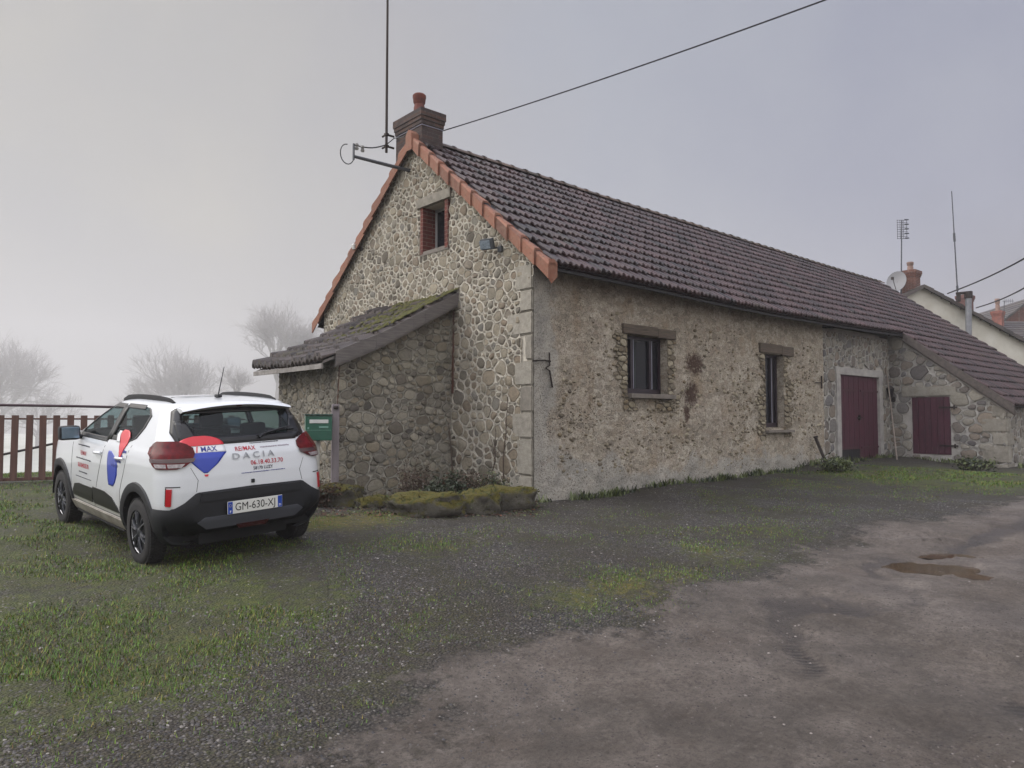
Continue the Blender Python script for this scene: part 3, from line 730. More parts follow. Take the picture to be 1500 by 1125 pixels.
mb.add([(U1 + .03, HATCH[2], HATCH[1]), (U1 + .03, .02, HATCH[1]), (U1 + .03, .02, pz(0)), (U1 + .03, HATCH[2], pz(HATCH[2]))], [(3, 2, 1, 0)], 1)
mb.add([(U1 + .03, HATCH[0], HATCH[3]), (U1 + .03, HATCH[2], HATCH[3]), (U1 + .03, HATCH[2], pz(HATCH[2])), (U1 + .03, HATCH[0], pz(HATCH[0]))], [(3, 2, 1, 0)], 1)
quoin(mb, (U1 - .025, -1.55, 1.74), (U1 + .2, -.3, 2.0), rq)          # hatch lintel block
z = -.15; k = 0
while z < pz(-V2) - .1:
    h = min(rq.uniform(.26, .42), pz(-V2) - z + .05); quoin(mb, (U1 - .02, -V2 - .03, z + .01), (U1 + (.25 if k % 2 else .5), -V2 + (.5 if k % 2 else .28), z + h - .01), rq); z += h; k += 1
# front of the projecting part and the hidden walls
rubble(mb, [(-1, 0, -U1), (1, 0, L), (0, -1, .3), (0, 1, pz(-V2))], (U1, -.3, 16.5, pz(-V2)), .22, lambda a, b, h: (a, -V2 - h, b), gap=.013, aspect=1.3, seed=33, proud=.014)
mb.bbox((U1 + .03, -V2 + .01, -.4), (L, -V2 + .3, pz(-V2)), 1)
mb.build('projecting_wall', STONE_B, house, smooth=50)
mb = MB(); mb.bbox((.02, W - .3, -.5), (L, W, zt(W)), 0)
mb.add([(L, -V2, -.4), (L, W, -.4), (L, W, WT), (L, VM, 6.0), (L, -V2, pz(-V2))], [(0, 1, 2, 3, 4)])
mb.build('rear_wall', simple('cream_render', rgb(190, 182, 160), rgb(160, 150, 130), 2, .9, bump=.4), house)
# timber work at the eaves: soffit boards and fascia
mb = MB()
for i in range(14):
    a, b = .0 + i * (U1 / 14), (i + 1) * (U1 / 14)
    ze0, ze1 = zf(a, -.4), zf(b, -.4)
    mb.add([(a, -.36, ze0 - .05), (b, -.36, ze1 - .05), (b, -.02, zf(b, -.02) - .1), (a, -.02, zf(a, -.02) - .1)], [(0, 1, 2, 3)])
    mb.add([(a, -.37, ze0 - .035), (b, -.37, ze1 - .035), (b, -.37, ze1 - .075), (a, -.37, ze0 - .075), (a, -.345, ze0 - .035), (b, -.345, ze1 - .035), (b, -.345, ze1 - .075), (a, -.345, ze0 - .075)], [(3, 2, 1, 0), (4, 5, 6, 7), (3, 7, 6, 2)])
mb.build('eaves_board', WOOD_DARK, house)

# roof tiles --------------------------------------------------------
PROF = [(0, .0), (.022, .030), (.050, .036), (.078, .026), (.098, .003), (.124, .0), (.144, .018), (.172, .022), (.198, .012), (.232, -.002)]
def tile_field(mb, u0, u1, v0, v1, zfun, side=1, tw=.235, exp=.335, jit=.007, seed=0):
    """courses run along u; slope from v0 (eave) to v1 (ridge)"""
    rn = random.Random(seed); n = max(1, round(math.hypot(v1 - v0, zfun((u0 + u1) / 2, v1) - zfun((u0 + u1) / 2, v0)) / exp)); cols = max(1, round((u1 - u0) / tw)); w = (u1 - u0) / cols
    for i in range(n):
        va, vb = lerp(v0, v1, i / n), lerp(v0, v1, (i + 1.12) / n if i < n - 1 else 1)
        off = 0
        for j in range(cols):
            ua = u0 + j * w + ((w / 2 if i % 2 and j < cols - 1 else 0)); dz = rn.uniform(-jit, jit); dv = rn.uniform(-.006, .006); tw_ = rn.uniform(-.004, .004)
            top = []; bot = []; ris = []; lip = []
            for (x, h) in PROF:
                uu = ua + x * w / .232; za = zfun(uu, va); zb = zfun(uu, vb)
                top.append((uu, va + dv, za + h * 1.25 + .056 + dz + tw_ * x / .2)); bot.append((uu, vb, zb + h * .9 + .004)); lip.append((uu, va + dv + .004 * side, za + h * 1.1 + .034 + dz)); ris.append((uu, va + dv + .10 * side, za - .016 + dz * .3))
            K = len(PROF); vs_ = top + bot + lip + ris
            fs_ = [(k, k + 1, K + k + 1, K + k) for k in range(K - 1)] + [(2 * K + k, 2 * K + k + 1, k + 1, k) for k in range(K - 1)] + [(3 * K + k, 3 * K + k + 1, 2 * K + k + 1, 2 * K + k) for k in range(K - 1)]
            fs_ += [(0, K, 3 * K, 2 * K), (K - 1, 3 * K - 1, 4 * K - 1, 2 * K - 1)]
            if side < 0: fs_ = [f[::-1] for f in fs_]
            mb.add(vs_, fs_)
mb = MB(); tile_field(mb, .08, L, -.40, VM - .02, zf, 1, seed=1)
v_end = -V2 - .22
n_ext = 8
tile_field(mb, U1 - .1, L, v_end, -.40 - .004, lambda u, v: ZE(u) + (v + .4) * SL * 1.0, 1, seed=2)
roof = mb.build('roof', TILE, house)
mb = MB(); tile_field(mb, .08, L, W + .4, VM + .02, zf, -1, tw=.47, exp=.335, seed=4)
mb.build('roof', TILE, house)
mb = MB()      # boarding below the tiles
for i in range(20):
    a, b = .02 + i * (L - .02) / 20, .02 + (i + 1) * (L - .02) / 20
    for (v0, v1) in ((-.36, VM), (W + .36, VM)):
        mb.add([(a, v0, zf(a, v0) - .03), (b, v0, zf(b, v0) - .03), (b, v1, zf(b, v1) - .03), (a, v1, zf(a, v1) - .03)], [(0, 1, 2, 3)])
    if b > U1: mb.add([(max(a, U1), v_end + .03, ZE(a) + (v_end + .43) * SL - .03), (b, v_end + .03, ZE(b) + (v_end + .43) * SL - .03), (b, -.36, zf(b, -.36) - .03), (max(a, U1), -.36, zf(a, -.36) - .03)], [(0, 1, 2, 3)])
mb.build('roof_boarding', WOOD_DARK, house)
mb = MB(); rn = random.Random(8); u = .1     # ridge tiles, each overlapping the next
while u < L - .1:
    z = ZR(u) + .02; r = .115 * rn.uniform(.96, 1.04); n = 7; vs_ = []
    for (uu, k) in ((u, 1.0), (u + .05, 1.0), (u + .055, .84), (u + .40, .80)):
        for i in range(n + 1):
            a = PI * i / n; vs_.append((uu, VM - math.cos(a) * r * k * 1.15, z + math.sin(a) * r * k * .85 - .02 + rn.uniform(-.002, .002)))
    m_ = n + 1; mb.add(vs_, [(a * m_ + i, a * m_ + i + 1, (a + 1) * m_ + i + 1, (a + 1) * m_ + i) for a in range(3) for i in range(n)]); u += .36
mb.build('ridge_tiles', m_rooftile('ridge_tile', rgb(92, 78, 70), rgb(112, 92, 80), rgb(84, 76, 66), .8), house, smooth=35)
def verge(mb, u, side, n, v0, v1, zfun, drop=.215, seed=3, thick=.03, topw=.15, lift=.04):
    rn = random.Random(seed)
    for i in range(n):
        a, b = i / n, (i + 1) / n; va, vb = lerp(v0, v1, a), lerp(v0, v1, b); va_ = va - (v1 - v0) / n * .07
        za, zb = zfun(va_), zfun(vb); d = rn.uniform(-.014, .014); fl = rn.uniform(.024, .042)  # lower end flares out
        pa = [(u - fl, va_, za - drop + .03 + d), (u - fl, va_, za + lift * .4 + d), (u + .02 - fl, va_, za + lift + .03 + d), (u + topw * .6, va_, za + lift + .035 + d), (u + topw, va_, za + lift - .01 + d)]
        pb = [(u, vb, zb - drop + .045 + d), (u, vb, zb + lift * .3 + d), (u + .03, vb, zb + lift * .8 + d), (u + topw * .6, vb, zb + lift * .8 + d), (u + topw, vb, zb + lift * .2 + d)]
        ia = [(p[0] + thick, p[1], p[2]) if k < 2 else (p[0] + (thick if k == 2 else 0), p[1], p[2] - thick) for k, p in enumerate(pa)]
        K = 5; vs_ = pa + pb + ia
        fs_ = [(k, k + 1, K + k + 1, K + k) for k in range(K - 1)] + [(2 * K + k, 2 * K + k + 1, k + 1, k) for k in range(K - 1)]
        fs_.append((0, K, K, 2 * K)[:2] + (2 * K,))
        mb.add(vs_, fs_)
mb = MB(); verge(mb, -.10, 1, 12, -.42, VM, lambda v: zf(0, v) , seed=3)
# rounded end stop on the lowest verge tile
ze = zf(0, -.42)
mb.add([(-.122, -.425, ze - .20), (-.122, -.425, ze + .03), (-.1, -.425, ze + .08), (.0, -.43, ze + .085), (.06, -.43, ze + .04), (.06, -.43, ze - .16), (-.05, -.42, ze - .27)], [(6, 5, 4, 3, 2, 1, 0)])
mb.build('verge_tiles', VERGE, house, smooth=30)
mb = MB(); verge(mb, -.10, -1, 12, W + .30, VM, lambda v: zf(0, v), seed=4); mb.build('verge_tiles', VERGE, house, smooth=30)
mb = MB()      # apex cap
mb.add([(-.13, VM - .1, ZR(0) - .24), (-.13, VM + .1, ZR(0) - .24), (-.13, VM + .09, ZR(0) + .06), (-.13, VM, ZR(0) + .14), (-.13, VM - .09, ZR(0) + .06),
        (.1, VM - .1, ZR(0) - .1), (.1, VM + .1, ZR(0) - .1), (.1, VM + .09, ZR(0) + .06), (.1, VM, ZR(0) + .14), (.1, VM - .09, ZR(0) + .06)],
       [(0, 1, 2, 3, 4)[::-1], (0, 4, 9, 5), (4, 3, 8, 9), (3, 2, 7, 8), (2, 1, 6, 7)])
mb.build('verge_tiles', VERGE, house)
# sloping barge board and flashing where the roof runs on over the projecting part
mb = MB()
for (du, z0, z1) in ((-.115, .02, -.19), (-.085, -.17, -.23)):
    pts = [(-.40, ZE(U1)), (v_end + .02, ZE(U1) + (v_end + .42) * SL)]
    (a, za), (b, zb) = pts; u_ = U1 + du; t_ = .035
    mb.add([(u_, a, za + z0), (u_, b, zb + z0), (u_, b, zb + z1), (u_, a, za + z1), (u_ + t_, a, za + z0), (u_ + t_, b, zb + z0), (u_ + t_, b, zb + z1), (u_ + t_, a, za + z1)], [(0, 1, 2, 3), (7, 6, 5, 4), (0, 4, 5, 1), (3, 2, 6, 7), (1, 5, 6, 2), (0, 3, 7, 4)])
mb.build('barge_board', simple('grey_barge_board', rgb(96, 88, 82), rgb(66, 60, 60), 12, .85, bump=.6), house)
# cement fillet stripe under the barge board
mb = MB(); a, b = -.45, v_end + .1
mb.add([(U1 - .03, a, ZE(U1) - .27), (U1 - .03, b, ZE(U1) + (b + .4) * SL - .23), (U1 - .03, b, ZE(U1) + (b + .4) * SL - .27), (U1 - .03, a, ZE(U1) - .33), (U1 + .03, a, ZE(U1) - .27), (U1 + .03, b, ZE(U1) + (b + .4) * SL - .23)], [(0, 1, 2, 3), (0, 4, 5, 1)])
mb.build('cement_fillet', CONCRETE, house)

# chimney -----------------------------------------------------------
def chimney(parent, u0, u1, v0, v1, z0, z1, mat, pot=True, corb=.035, name='chimney', potr=.13, poth=.33, potmat=None):
    mb = MB(); mb.bbox((u0, v0, z0), (u1, v1, z1 - .29)); zz = z1 - .29
    for k, c_ in enumerate((.016, .03, .045, .045)):
        mb.bbox((u0 - c_ * corb / .035, v0 - c_ * corb / .035, zz + k * .068 + .001), (u1 + c_ * corb / .035, v1 + c_ * corb / .035, zz + (k + 1) * .068 - .001))
    mb.bbox((u0 + .02, v0 + .02, z1 - .03), (u1 - .02, v1 - .02, z1 + .015))
    ch = mb.build(name, mat, parent)
    if pot:
        m2 = MB(); r = potr; m2.lathe([(r * .95, 0), (r * .9, poth * .4), (r * .78, poth * .55), (r * .95, poth * .62), (r * 1.02, poth * .8), (r * 1.08, poth * .84), (r * 1.08, poth * .95), (r * .9, poth), (r * .7, poth), (r * .7, poth * .6)], ((u0 + u1) / 2, lerp(v0, v1, .5), z1 + .01), 20)
        po = m2.build('chimney_pot', potmat or POT, None, smooth=40)
        po.parent = ch; po.matrix_parent_inverse = Matrix()
        # re-express in the parent's frame
        M_ = wloc(ch).inverted(); po.data.transform(M_)
    return ch
chim = chimney(house, .03, .49, 2.94, 3.78, 5.2, 6.74, BRICK_DK, potr=.115, poth=.42)
mb = MB()      # wire strapped round the chimney
zz = 6.42
mb.tube([(.02, 2.93, zz), (.50, 2.93, zz + .01), (.50, 3.79, zz + .01), (.02, 3.79, zz), (.02, 2.93, zz)], .008, 5)
mb.build('strap_wire', FRAME_EDGE, house)
# attic window -------------------------------------------------------
GW = G0; aw = MB(); v0, z0, v1, z1 = GW; d = .3
aw.bbox((-.02, v0 - .085, z0 - .02), (d, v0, z1), 0); aw.bbox((-.02, v1, z0 - .02), (d, v1 + .085, z1), 0)
aw.add([(-.015, v0 - .1, z0 - .05), (-.015, v1 + .1, z0 - .05), (-.015, v1 + .1, z0 + .02), (-.015, v0 - .1, z0 + .02), (d, v0 - .1, z0 + .05), (d, v1 + .1, z0 + .05)], [(0, 1, 2, 3)[::-1], (3, 2, 5, 4)[::-1]], 1)
win = aw.build('window', [BRICK_WIN, SILL], house)
mb = MB(); mb.rbox((.08, (v0 + v1) / 2, z1 + .085), (.26, v1 - v0 + .36, .165), .012); mb.build('lintel', simple('old_cement', rgb(150, 144, 132), rgb(112, 106, 98), 9, .95, bump=.8), win)
mb = MB(); fr = .05; uf = .24
for (a, b) in (((v0 + .005, z0 + .03), (v0 + fr, z1)), ((v1 - fr, z0 + .03), (v1 - .005, z1)), ((v0 + .01, z0 + .03), (v1 - .01, z0 + .09)), ((v0 + .01, z1 - .05), (v1 - .01, z1 - .002)), (((v0 + v1) / 2 - .02, z0 + .05), ((v0 + v1) / 2 + .02, z1 - .03))):
    mb.bbox((uf, a[0], a[1]), (uf + .05, b[0], b[1]))
mb.build('window_frame', simple('grey_white_frame', rgb(150, 150, 150), None, 1, .5), win)
mb = MB(); mb.bbox((uf + .02, v0, z0), (uf + .03, v1, z1)); mb.build('pane', DARKGLASS, win)
# side wall windows --------------------------------------------------
def side_window(r, lint, sill, casements, extra=None):
    a, z0, b, z1 = r; mb = MB(); uf = .13; t_ = .055
    for (p, q_) in (((a, z0), (a + t_, z1)), ((b - t_, z0), (b, z1)), ((a, z0), (b, z0 + .09)), ((a, z1 - t_), (b, z1))): mb.bbox((p[0], uf, p[1]), (q_[0], uf + .06, q_[1]))
    for (x) in casements: mb.bbox((x - .035, uf - .012, z0 + .09), (x + .035, uf + .05, z1 - t_))
    f = mb.build('window', FRAME_DK, house)
    mb = MB(); mb.bbox((a, uf + .03, z0), (b, uf + .04, z1)); mb.build('pane', DARKGLASS, f)
    mb = MB(); x0, zl0, x1, zl1 = lint; w = (x1 - x0)
    mb.rbox(((x0 + x1) / 2 - w * .18, .06, (zl0 + zl1) / 2 + .006), (w * .64 - .006, .22, zl1 - zl0), .012); mb.rbox((x1 - w * .18, .055, (zl0 + zl1) / 2 - .01), (w * .36, .22, zl1 - zl0), .012)
    mb.build('lintel', WOOD_LINTEL, f)
    mb = MB(); x0, zs0, x1, zs1 = sill; mb.rbox(((x0 + x1) / 2, .02, (zs0 + zs1) / 2), (x1 - x0, .26, zs1 - zs0), .008); mb.build('sill', SILL, f)
    mb = MB()
    for (x, w_) in (extra or []): mb.bbox((x, uf - .02, z0 + .09), (x + w_, uf - .013, z1 - t_))
    if extra: mb.build('bead', FRAME_EDGE, f)
    return f
w1 = side_window(WIN1, (1.96, 2.575, 3.37, 2.735), (2.08, 1.525, 3.28, 1.60), [2.36, 2.86], [(2.385, .012), (2.88, .012)])
CURT = simple('grey_green_curtain', rgb(46, 52, 52), rgb(34, 38, 40), 6, .9)
mb = MB(); mb.bbox((2.42, .145, 1.70), (2.50, .155, 2.5)); mb.build('curtain', CURT, w1)
w2 = side_window(WIN2, (6.19, 2.515, 7.54, 2.71), (6.36, .90, 7.42, .955), [6.92], [(6.875, .014)])
mb = MB(); mb.bbox((6.40, .02, .965), (7.06, .12, 1.0)); mb.build('metal_drip', WHITE_PL, w2)
# barn door ----------------------------------------------------------
dx0, dx1, dz0, dz1 = 9.76, 11.92, .20, 2.215
mb = MB(); mb.bbox((DOOR[0], -.035, .0), (dx0, .2, dz1)); mb.bbox((dx1, -.035, .0), (DOOR[2], .2, dz1)); mb.rbox(((DOOR[0] + DOOR[2]) / 2, .08, dz1 + .085), (DOOR[2] - DOOR[0] + .06, .24, .17), .01)
dfr = mb.build('door_frame', CONCRETE, house)
for (a, b) in ((dx0, (dx0 + dx1) / 2 - .004), ((dx0 + dx1) / 2 + .004, dx1)):
    mb = MB(); n = 8; w = (b - a) / n
    for i in range(n): mb.rbox((a + (i + .5) * w, .045 + .002 * (i % 2), (dz0 + dz1) / 2), (w - .005, .04, dz1 - dz0), .004)
    dl = mb.build('door', DOORP, house)
    outer = a if a == dx0 else b; sgn = 1 if a == dx0 else -1
    for zz in (1.86, .48):
        m2 = MB(); m2.bbox((outer - sgn * .09, .005, zz - .022), (outer + sgn * (b - a) * .93, .018, zz + .022)); m2.tube([(outer - sgn * .03, 0, zz - .06), (outer - sgn * .03, 0, zz + .06)], .022, 8)
        h_ = m2.build('hinge', simple('painted_strap', rgb(78, 32, 46), rgb(50, 26, 34), 20, .6), dl)
m2 = MB(); m2.tube([(10.68, -.01, 1.2), (10.95, -.01, 1.21)], .014, 6); m2.bbox((10.78, -.02, 1.15), (10.84, .02, 1.27)); m2.build('door_bolt', IRON, dl)
# low replacement boards at the foot of the left leaf
mb = MB(); [mb.rbox((9.93 + .001 + i * .12, .018, .325), (.115, .02, .26), .004) for i in range(8)]; mb.build('foot_board', WOOD_DARK, house)
# hatch ---------------------------------------------------------------
mb = MB(); a, z0, b, z1 = HATCH; n = 6; w = (b - a) / n
for i in range(n): mb.rbox((U1 + .03, a + (i + .5) * w, (z0 + z1) / 2), (.04, w - .006, z1 - z0 - .004), .004)
hat = mb.build('hatch_door', DOORP, house); tag(hat, 'weathered maroon hatch door')
mb = MB()
for zz in (1.46, .52): mb.bbox((U1 - .008, a - .16, zz - .02), (U1 + .006, a + .25, zz + .02)); mb.tube([(U1 - .03, a - .1, zz - .05), (U1 - .03, a - .1, zz + .05)], .018, 6)
mb.build('hinge', IRON, hat)
# iron wall ties
def tie(x, z):
    mb = MB(); mb.tube([(x + .10, -.045, z + .17), (x + .10, -.05, z - .02), (x + .02, -.05, z - .06), (x + .1, -.05, z - .1), (x + .16, -.045, z - .34)], .014, 6); mb.tube([(x - .24, -.05, z + .03), (x, -.05, z + .05), (x + .12, -.05, z + .04)], .012, 6)
    mb.build('wall_tie', IRON, house)
p = on(798, 533, 1, -.03); tie(p[0] - .02, p[2])
mb = MB(); p = on(1203, 560, 1, -.03); mb.tube([(p[0], -.04, p[2] + .14), (p[0], -.04, p[2] - .14)], .016, 6); mb.tube([(p[0] - .28, -.03, p[2] - .02), (p[0], -.04, p[2] - .01)], .012, 6); mb.build('wall_tie', IRON, house)

# ------------------------------------------------------------------ lean-to
LU, LV0, LV1 = -2.08, 1.98, 3.98
lean = empty('stone_lean_to', (LU, LV0, 0), 'low stone lean-to with mossy sagging tile roof built against the gable', 'lean-to')
def zl(u, v):      # roof top height
    return interp(u, [-2.42, -2.05, -1.4, 0.05], [2.02, 2.18, 2.46, 3.24]) - .05 * math.sin(PI * np.clip((v - 1.8) / 2.4, 0, 1))
mb = MB()
rubble(mb, [(-1, 0, -LV0), (1, 0, LV1), (0, -1, .3), (0, 1, 2.02)], (LV0, -.3, LV1, 2.05), .105, lambda a, b, h: (LU - h, a, b), gap=.012, aspect=1.3, seed=41, proud=.014, smooth=1)
sl_ = (3.24 - 2.18) / 2.1
rubble(mb, [(-1, 0, -LU), (1, 0, 0), (0, -1, .3), (-sl_, 1, 3.24 - .24)], (LU, -.3, 0, 3.1), .125, lambda a, b, h: (a, LV0 - h, b), gap=.012, aspect=1.45, seed=42, proud=.013, smooth=1)
mb.add([(LU + .03, LV0 + .03, -.4), (0, LV0 + .03, -.4), (0, LV0 + .03, 3.05), (LU + .03, LV0 + .03, 2.02)], [(0, 1, 2, 3)], 1)
mb.add([(LU + .03, LV0 + .02, -.4), (LU + .03, LV1, -.4), (LU + .03, LV1, 2.05), (LU + .03, LV0 + .02, 2.05)], [(3, 2, 1, 0)], 1)
mb.add([(LU, LV1, -.4), (0, LV1, -.4), (0, LV1, 3.0), (LU, LV1, 2.0)], [(3, 2, 1, 0)], 1)
mb.build('wall', STONE_L, lean, smooth=50)
mb = MB()      # roof: courses run along v; build in swapped axes
rn = random.Random(9); nR = 8; cols = 10; v0, v1 = 1.80, 4.30
for i in range(nR):
    ua, ub = lerp(-2.42, .0, i / nR), lerp(-2.42, .0, (i + 1.12) / nR)
    for j in range(cols):
        w = (v1 - v0) / cols; va = v0 + j * w; dz = rn.uniform(-.012, .012); top = []; bot = []; ris = []; ri2 = []
        for (x, h) in PROF:
            vv = va + w - x * w / .232; h2 = h * 2.4
            top.append((ua, vv, zl(ua, vv) + h2 + .06 + dz)); bot.append((min(ub, .0), vv, zl(ub, vv) + h2 * .9 + .004)); ris.append((ua + .004, vv, zl(ua, vv) + h2 * .7 + .018 + dz)); ri2.append((ua + .05, vv, zl(ua, vv) + h2 * .3 - .01 + dz))
        K = len(PROF); mb.add(top + bot + ris + ri2, [(k, k + 1, K + k + 1, K + k) for k in range(K - 1)] + [(2 * K + k, 2 * K + k + 1, k + 1, k) for k in range(K - 1)] + [(3 * K + k, 3 * K + k + 1, 2 * K + k + 1, 2 * K + k) for k in range(K - 1)] + [(0, K, 2 * K), (K - 1, 3 * K - 1, 2 * K - 1)])
LROOF = mb
mb = MB()
for i in range(8):
    ua, ub = lerp(-2.38, 0, i / 8), lerp(-2.38, 0, (i + 1) / 8)
    mb.add([(ua, 1.84, zl(ua, 1.84) - .02), (ub, 1.84, zl(ub, 1.84) - .02), (ub, 4.28, zl(ub, 4.28) - .02), (ua, 4.28, zl(ua, 4.28) - .02), (ua, 1.84, zl(ua, 1.84) - .06), (ub, 1.84, zl(ub, 1.84) - .06), (ub, 4.28, zl(ub, 4.28) - .06), (ua, 4.28, zl(ua, 4.28) - .06)], [(0, 1, 2, 3), (7, 6, 5, 4), (0, 4, 5, 1)])
mb.add([(-2.40, 1.84, 1.97), (-2.40, 4.28, 1.97), (-2.40, 4.28, 1.90), (-2.40, 1.84, 1.90), (-2.37, 1.84, 1.97), (-2.37, 4.28, 1.97), (-2.37, 4.28, 1.90), (-2.37, 1.84, 1.90)], [(0, 1, 2, 3)[::-1], (3, 2, 6, 7), (4, 5, 6, 7), (0, 3, 7, 4)])
mb.build('roof_boarding', simple('pale_old_board', rgb(150, 146, 142), rgb(110, 104, 100), 8, .8), lean)
mb = MB()      # grey verge board along the near edge
N = 10
for (dv, z0, z1, t_) in ((0, .045, -.155, .03), (.012, -.15, -.185, .05)):
    for i in range(N):
        ua, ub = lerp(-2.2, .0, i / N), lerp(-2.2, .0, (i + 1) / N) - (.0 if i % 5 else .0)
        za, zb = zl(ua, 1.8), zl(ub, 1.8); v_ = 1.79 + dv; wv_ = .006 * math.sin(i * 1.7)
        mb.add([(ua, v_ + wv_, za + z0), (ub, v_, zb + z0), (ub, v_, zb + z1), (ua, v_ + wv_, za + z1), (ua, v_ + t_, za + z0), (ub, v_ + t_, zb + z0), (ub, v_ + t_, zb + z1), (ua, v_ + t_, za + z1)], [(0, 3, 2, 1), (4, 5, 6, 7), (0, 1, 5, 4), (3, 7, 6, 2), (0, 4, 7, 3), (1, 2, 6, 5)])
mb.build('verge_board', WOOD_GREY, lean)
mb = MB(); mb.tube([(0.0, LV0 - .06, 2.98), (-.02, LV0 - .05, 1.6)], .02, 6); mb.tube([(-2.1, 1.86, 2.0), (-2.12, 1.9, 1.2)], .007, 5)
mb.build('drain_pipe', RUST, lean)
# moss on the upper courses
mb = MB(); rn = random.Random(3)
for _ in range(420):
    u_ = -rn.random() ** 1.6 * 1.5 - .02; v_ = rn.uniform(1.82, 3.6) if rn.random() < .6 else rn.uniform(1.82, 2.2)
    r = rn.uniform(.02, .055); z_ = zl(u_, v_) + .11; N = 7; vs_ = []
    for k_, hh in ((1, -.02), (.75, .3), (.3, .5)):
        for i in range(N): q_ = 2 * PI * i / N; rr = r * k_ * rn.uniform(.7, 1.3); vs_.append((u_ + rr * math.cos(q_), v_ + rr * math.sin(q_), z_ + hh * r + sl_ * rr * math.cos(q_)))
    mb.add(vs_, [(a_ * N + i, a_ * N + (i + 1) % N, (a_ + 1) * N + (i + 1) % N, (a_ + 1) * N + i) for a_ in range(2) for i in range(N)] + [tuple(2 * N + i for i in range(N))])
MOSS = simple('moss', rgb(84, 80, 28), rgb(52, 56, 22), 22, .95, bump=1, bscale=80, bdist=.01)
LROOF.add(mb.v, mb.f, 1); LROOF.build('roof', [TILE_OLD, MOSS], lean, smooth=30)

# ------------------------------------------------------------------ things fixed to the house
t = empty('floodlight', (-.05, .84, 3.86), 'small square floodlight on the gable beside the right verge', 'floodlight')
mb = MB(); mb.rbox((-.16, .86, 3.86), (.07, .22, .17), .015, Euler((0, -.35, .35)).to_matrix()); mb.build('lamp_housing', simple('grey_housing', rgb(70, 74, 78), None, 1, .5), t)
mb = MB(); mb.rbox((-.2, .875, 3.845), (.012, .18, .13), .004, Euler((0, -.35, .35)).to_matrix()); mb.build('lamp_glass', simple('lamp_glass', rgb(150, 162, 172), rgb(110, 120, 130), 30, .15), t)
mb = MB(); mb.tube([(0, .8, 3.82), (-.08, .8, 3.8), (-.13, .84, 3.86)], .014, 6); mb.rbox((-.02, .72, 3.78), (.05, .09, .09), .01); mb.build('bracket', simple('grey_housing2', rgb(62, 64, 68), None, 1, .5), t)
t = empty('spotlight', (-.05, 5.05, 4.6), 'small white lamp under the left verge tiles high on the gable', 'spotlight')
mb = MB(); mb.rbox((-.12, 5.06, 4.58), (.06, .12, .1), .012, Euler((.2, -.3, -.2)).to_matrix()); mb.build('lamp_housing', WHITE_PL, t)
mb = MB(); mb.tube([(0, 4.98, 4.55), (-.06, 4.99, 4.54), (-.1, 5.03, 4.57)], .012, 6); mb.rbox((-.02, 4.95, 4.53), (.04, .07, .07), .01); mb.build('bracket', IRON, t)
# mast
mx = on(567, 120, 0, -.12); mu, mv = -.14, float(on(566, 215, 0, -.14)[1])
t = empty('antenna_mast', (mu, mv, 6.1), 'tall thin dark mast bracketed to the left side of the sooty chimney', 'mast')
mb = MB(); mb.tube([(mu, mv, 6.12), (mu, mv, 8.6), (mu, mv, 11.5)], [.026, .022, .016], 8); mb.build('pole', IRON, t)
mb = MB()
for zz in (6.46, 6.62 - .38): mb.tube([(mu, mv + .14, zz + .0), (mu, mv, zz), (0.0, 3.80, zz - .02)], .02, 6); mb.rbox((mu, mv, zz), (.07, .07, .05), .008)
mb.build('bracket', IRON, t)
# service arm with insulators
w0 = on(600, 250, 0, 0.0); tip = on(518, 229, 1, w0[1] + .0)
t = empty('service_arm', tuple(w0), 'dark steel arm with insulators and cable loop sticking out of the gable top', 'cable bracket')
e = np.array(tip); b_ = np.array(w0); d_ = e - b_
mb = MB(); mb.tube([b_ - d_ * .08, b_ + d_ * .5, e], [.035, .032, .028], 8); mb.tube([e + np.array([0, 0, -.06]), e + np.array([0, 0, .22])], .02, 6); mb.build('arm', GALV, t)
mb = MB()
for k in (0, .1): mb.lathe([(.0, -.05), (.03, -.05), (.035, -.02), (.02, 0), (.035, .02), (.03, .05), (0, .05)], e + d_ * (-.05 - k) + np.array([0, 0, .18 - .1 * k]), 10)
mb.build('insulator', simple('grey_insulator', rgb(120, 118, 116), None, 1, .4), t)
mb = MB(); lp = []
for i in range(15): a = PI * 1.5 * i / 14; lp.append(e + np.array([-.12 - .13 * math.sin(a), .0, .18 - .17 + .17 * math.cos(a)]))
mb.tube(lp, .009, 5); q0 = e + np.array([.05, 0, .2]); q1 = np.array([mu, mv, 6.27]); q2 = np.array([-.02, 3.76, 6.40])
mb.tube([lerp(q0, q1, k / 8) - np.array([0, 0, .05 * math.sin(PI * k / 8)]) for k in range(9)], .012, 5); mb.tube([q1, q2, (-.06, 3.4, 6.3), (-.09, VM + .02, 6.33)], .009, 5)
mb.build('cable', CABLE, t)
# overhead wire to the chimney
a_ = np.array([.50, 2.93, 6.43]); far_ = dep(1185, 0, 9.0); far2 = a_ + (far_ - a_) * 2.6 + np.array([0, 0, .5])
mb = MB(); mb.tube([a_ + (far2 - a_) * k / 30 - np.array([0, 0, .28 * 4 * (k / 30) * (1 - k / 30)]) + 0 for k in range(31)], .011, 5)
ow = mb.build('overhead_cable', CABLE); tag(ow, 'single dark overhead cable running from the chimney out of the top of the picture', 'cable')
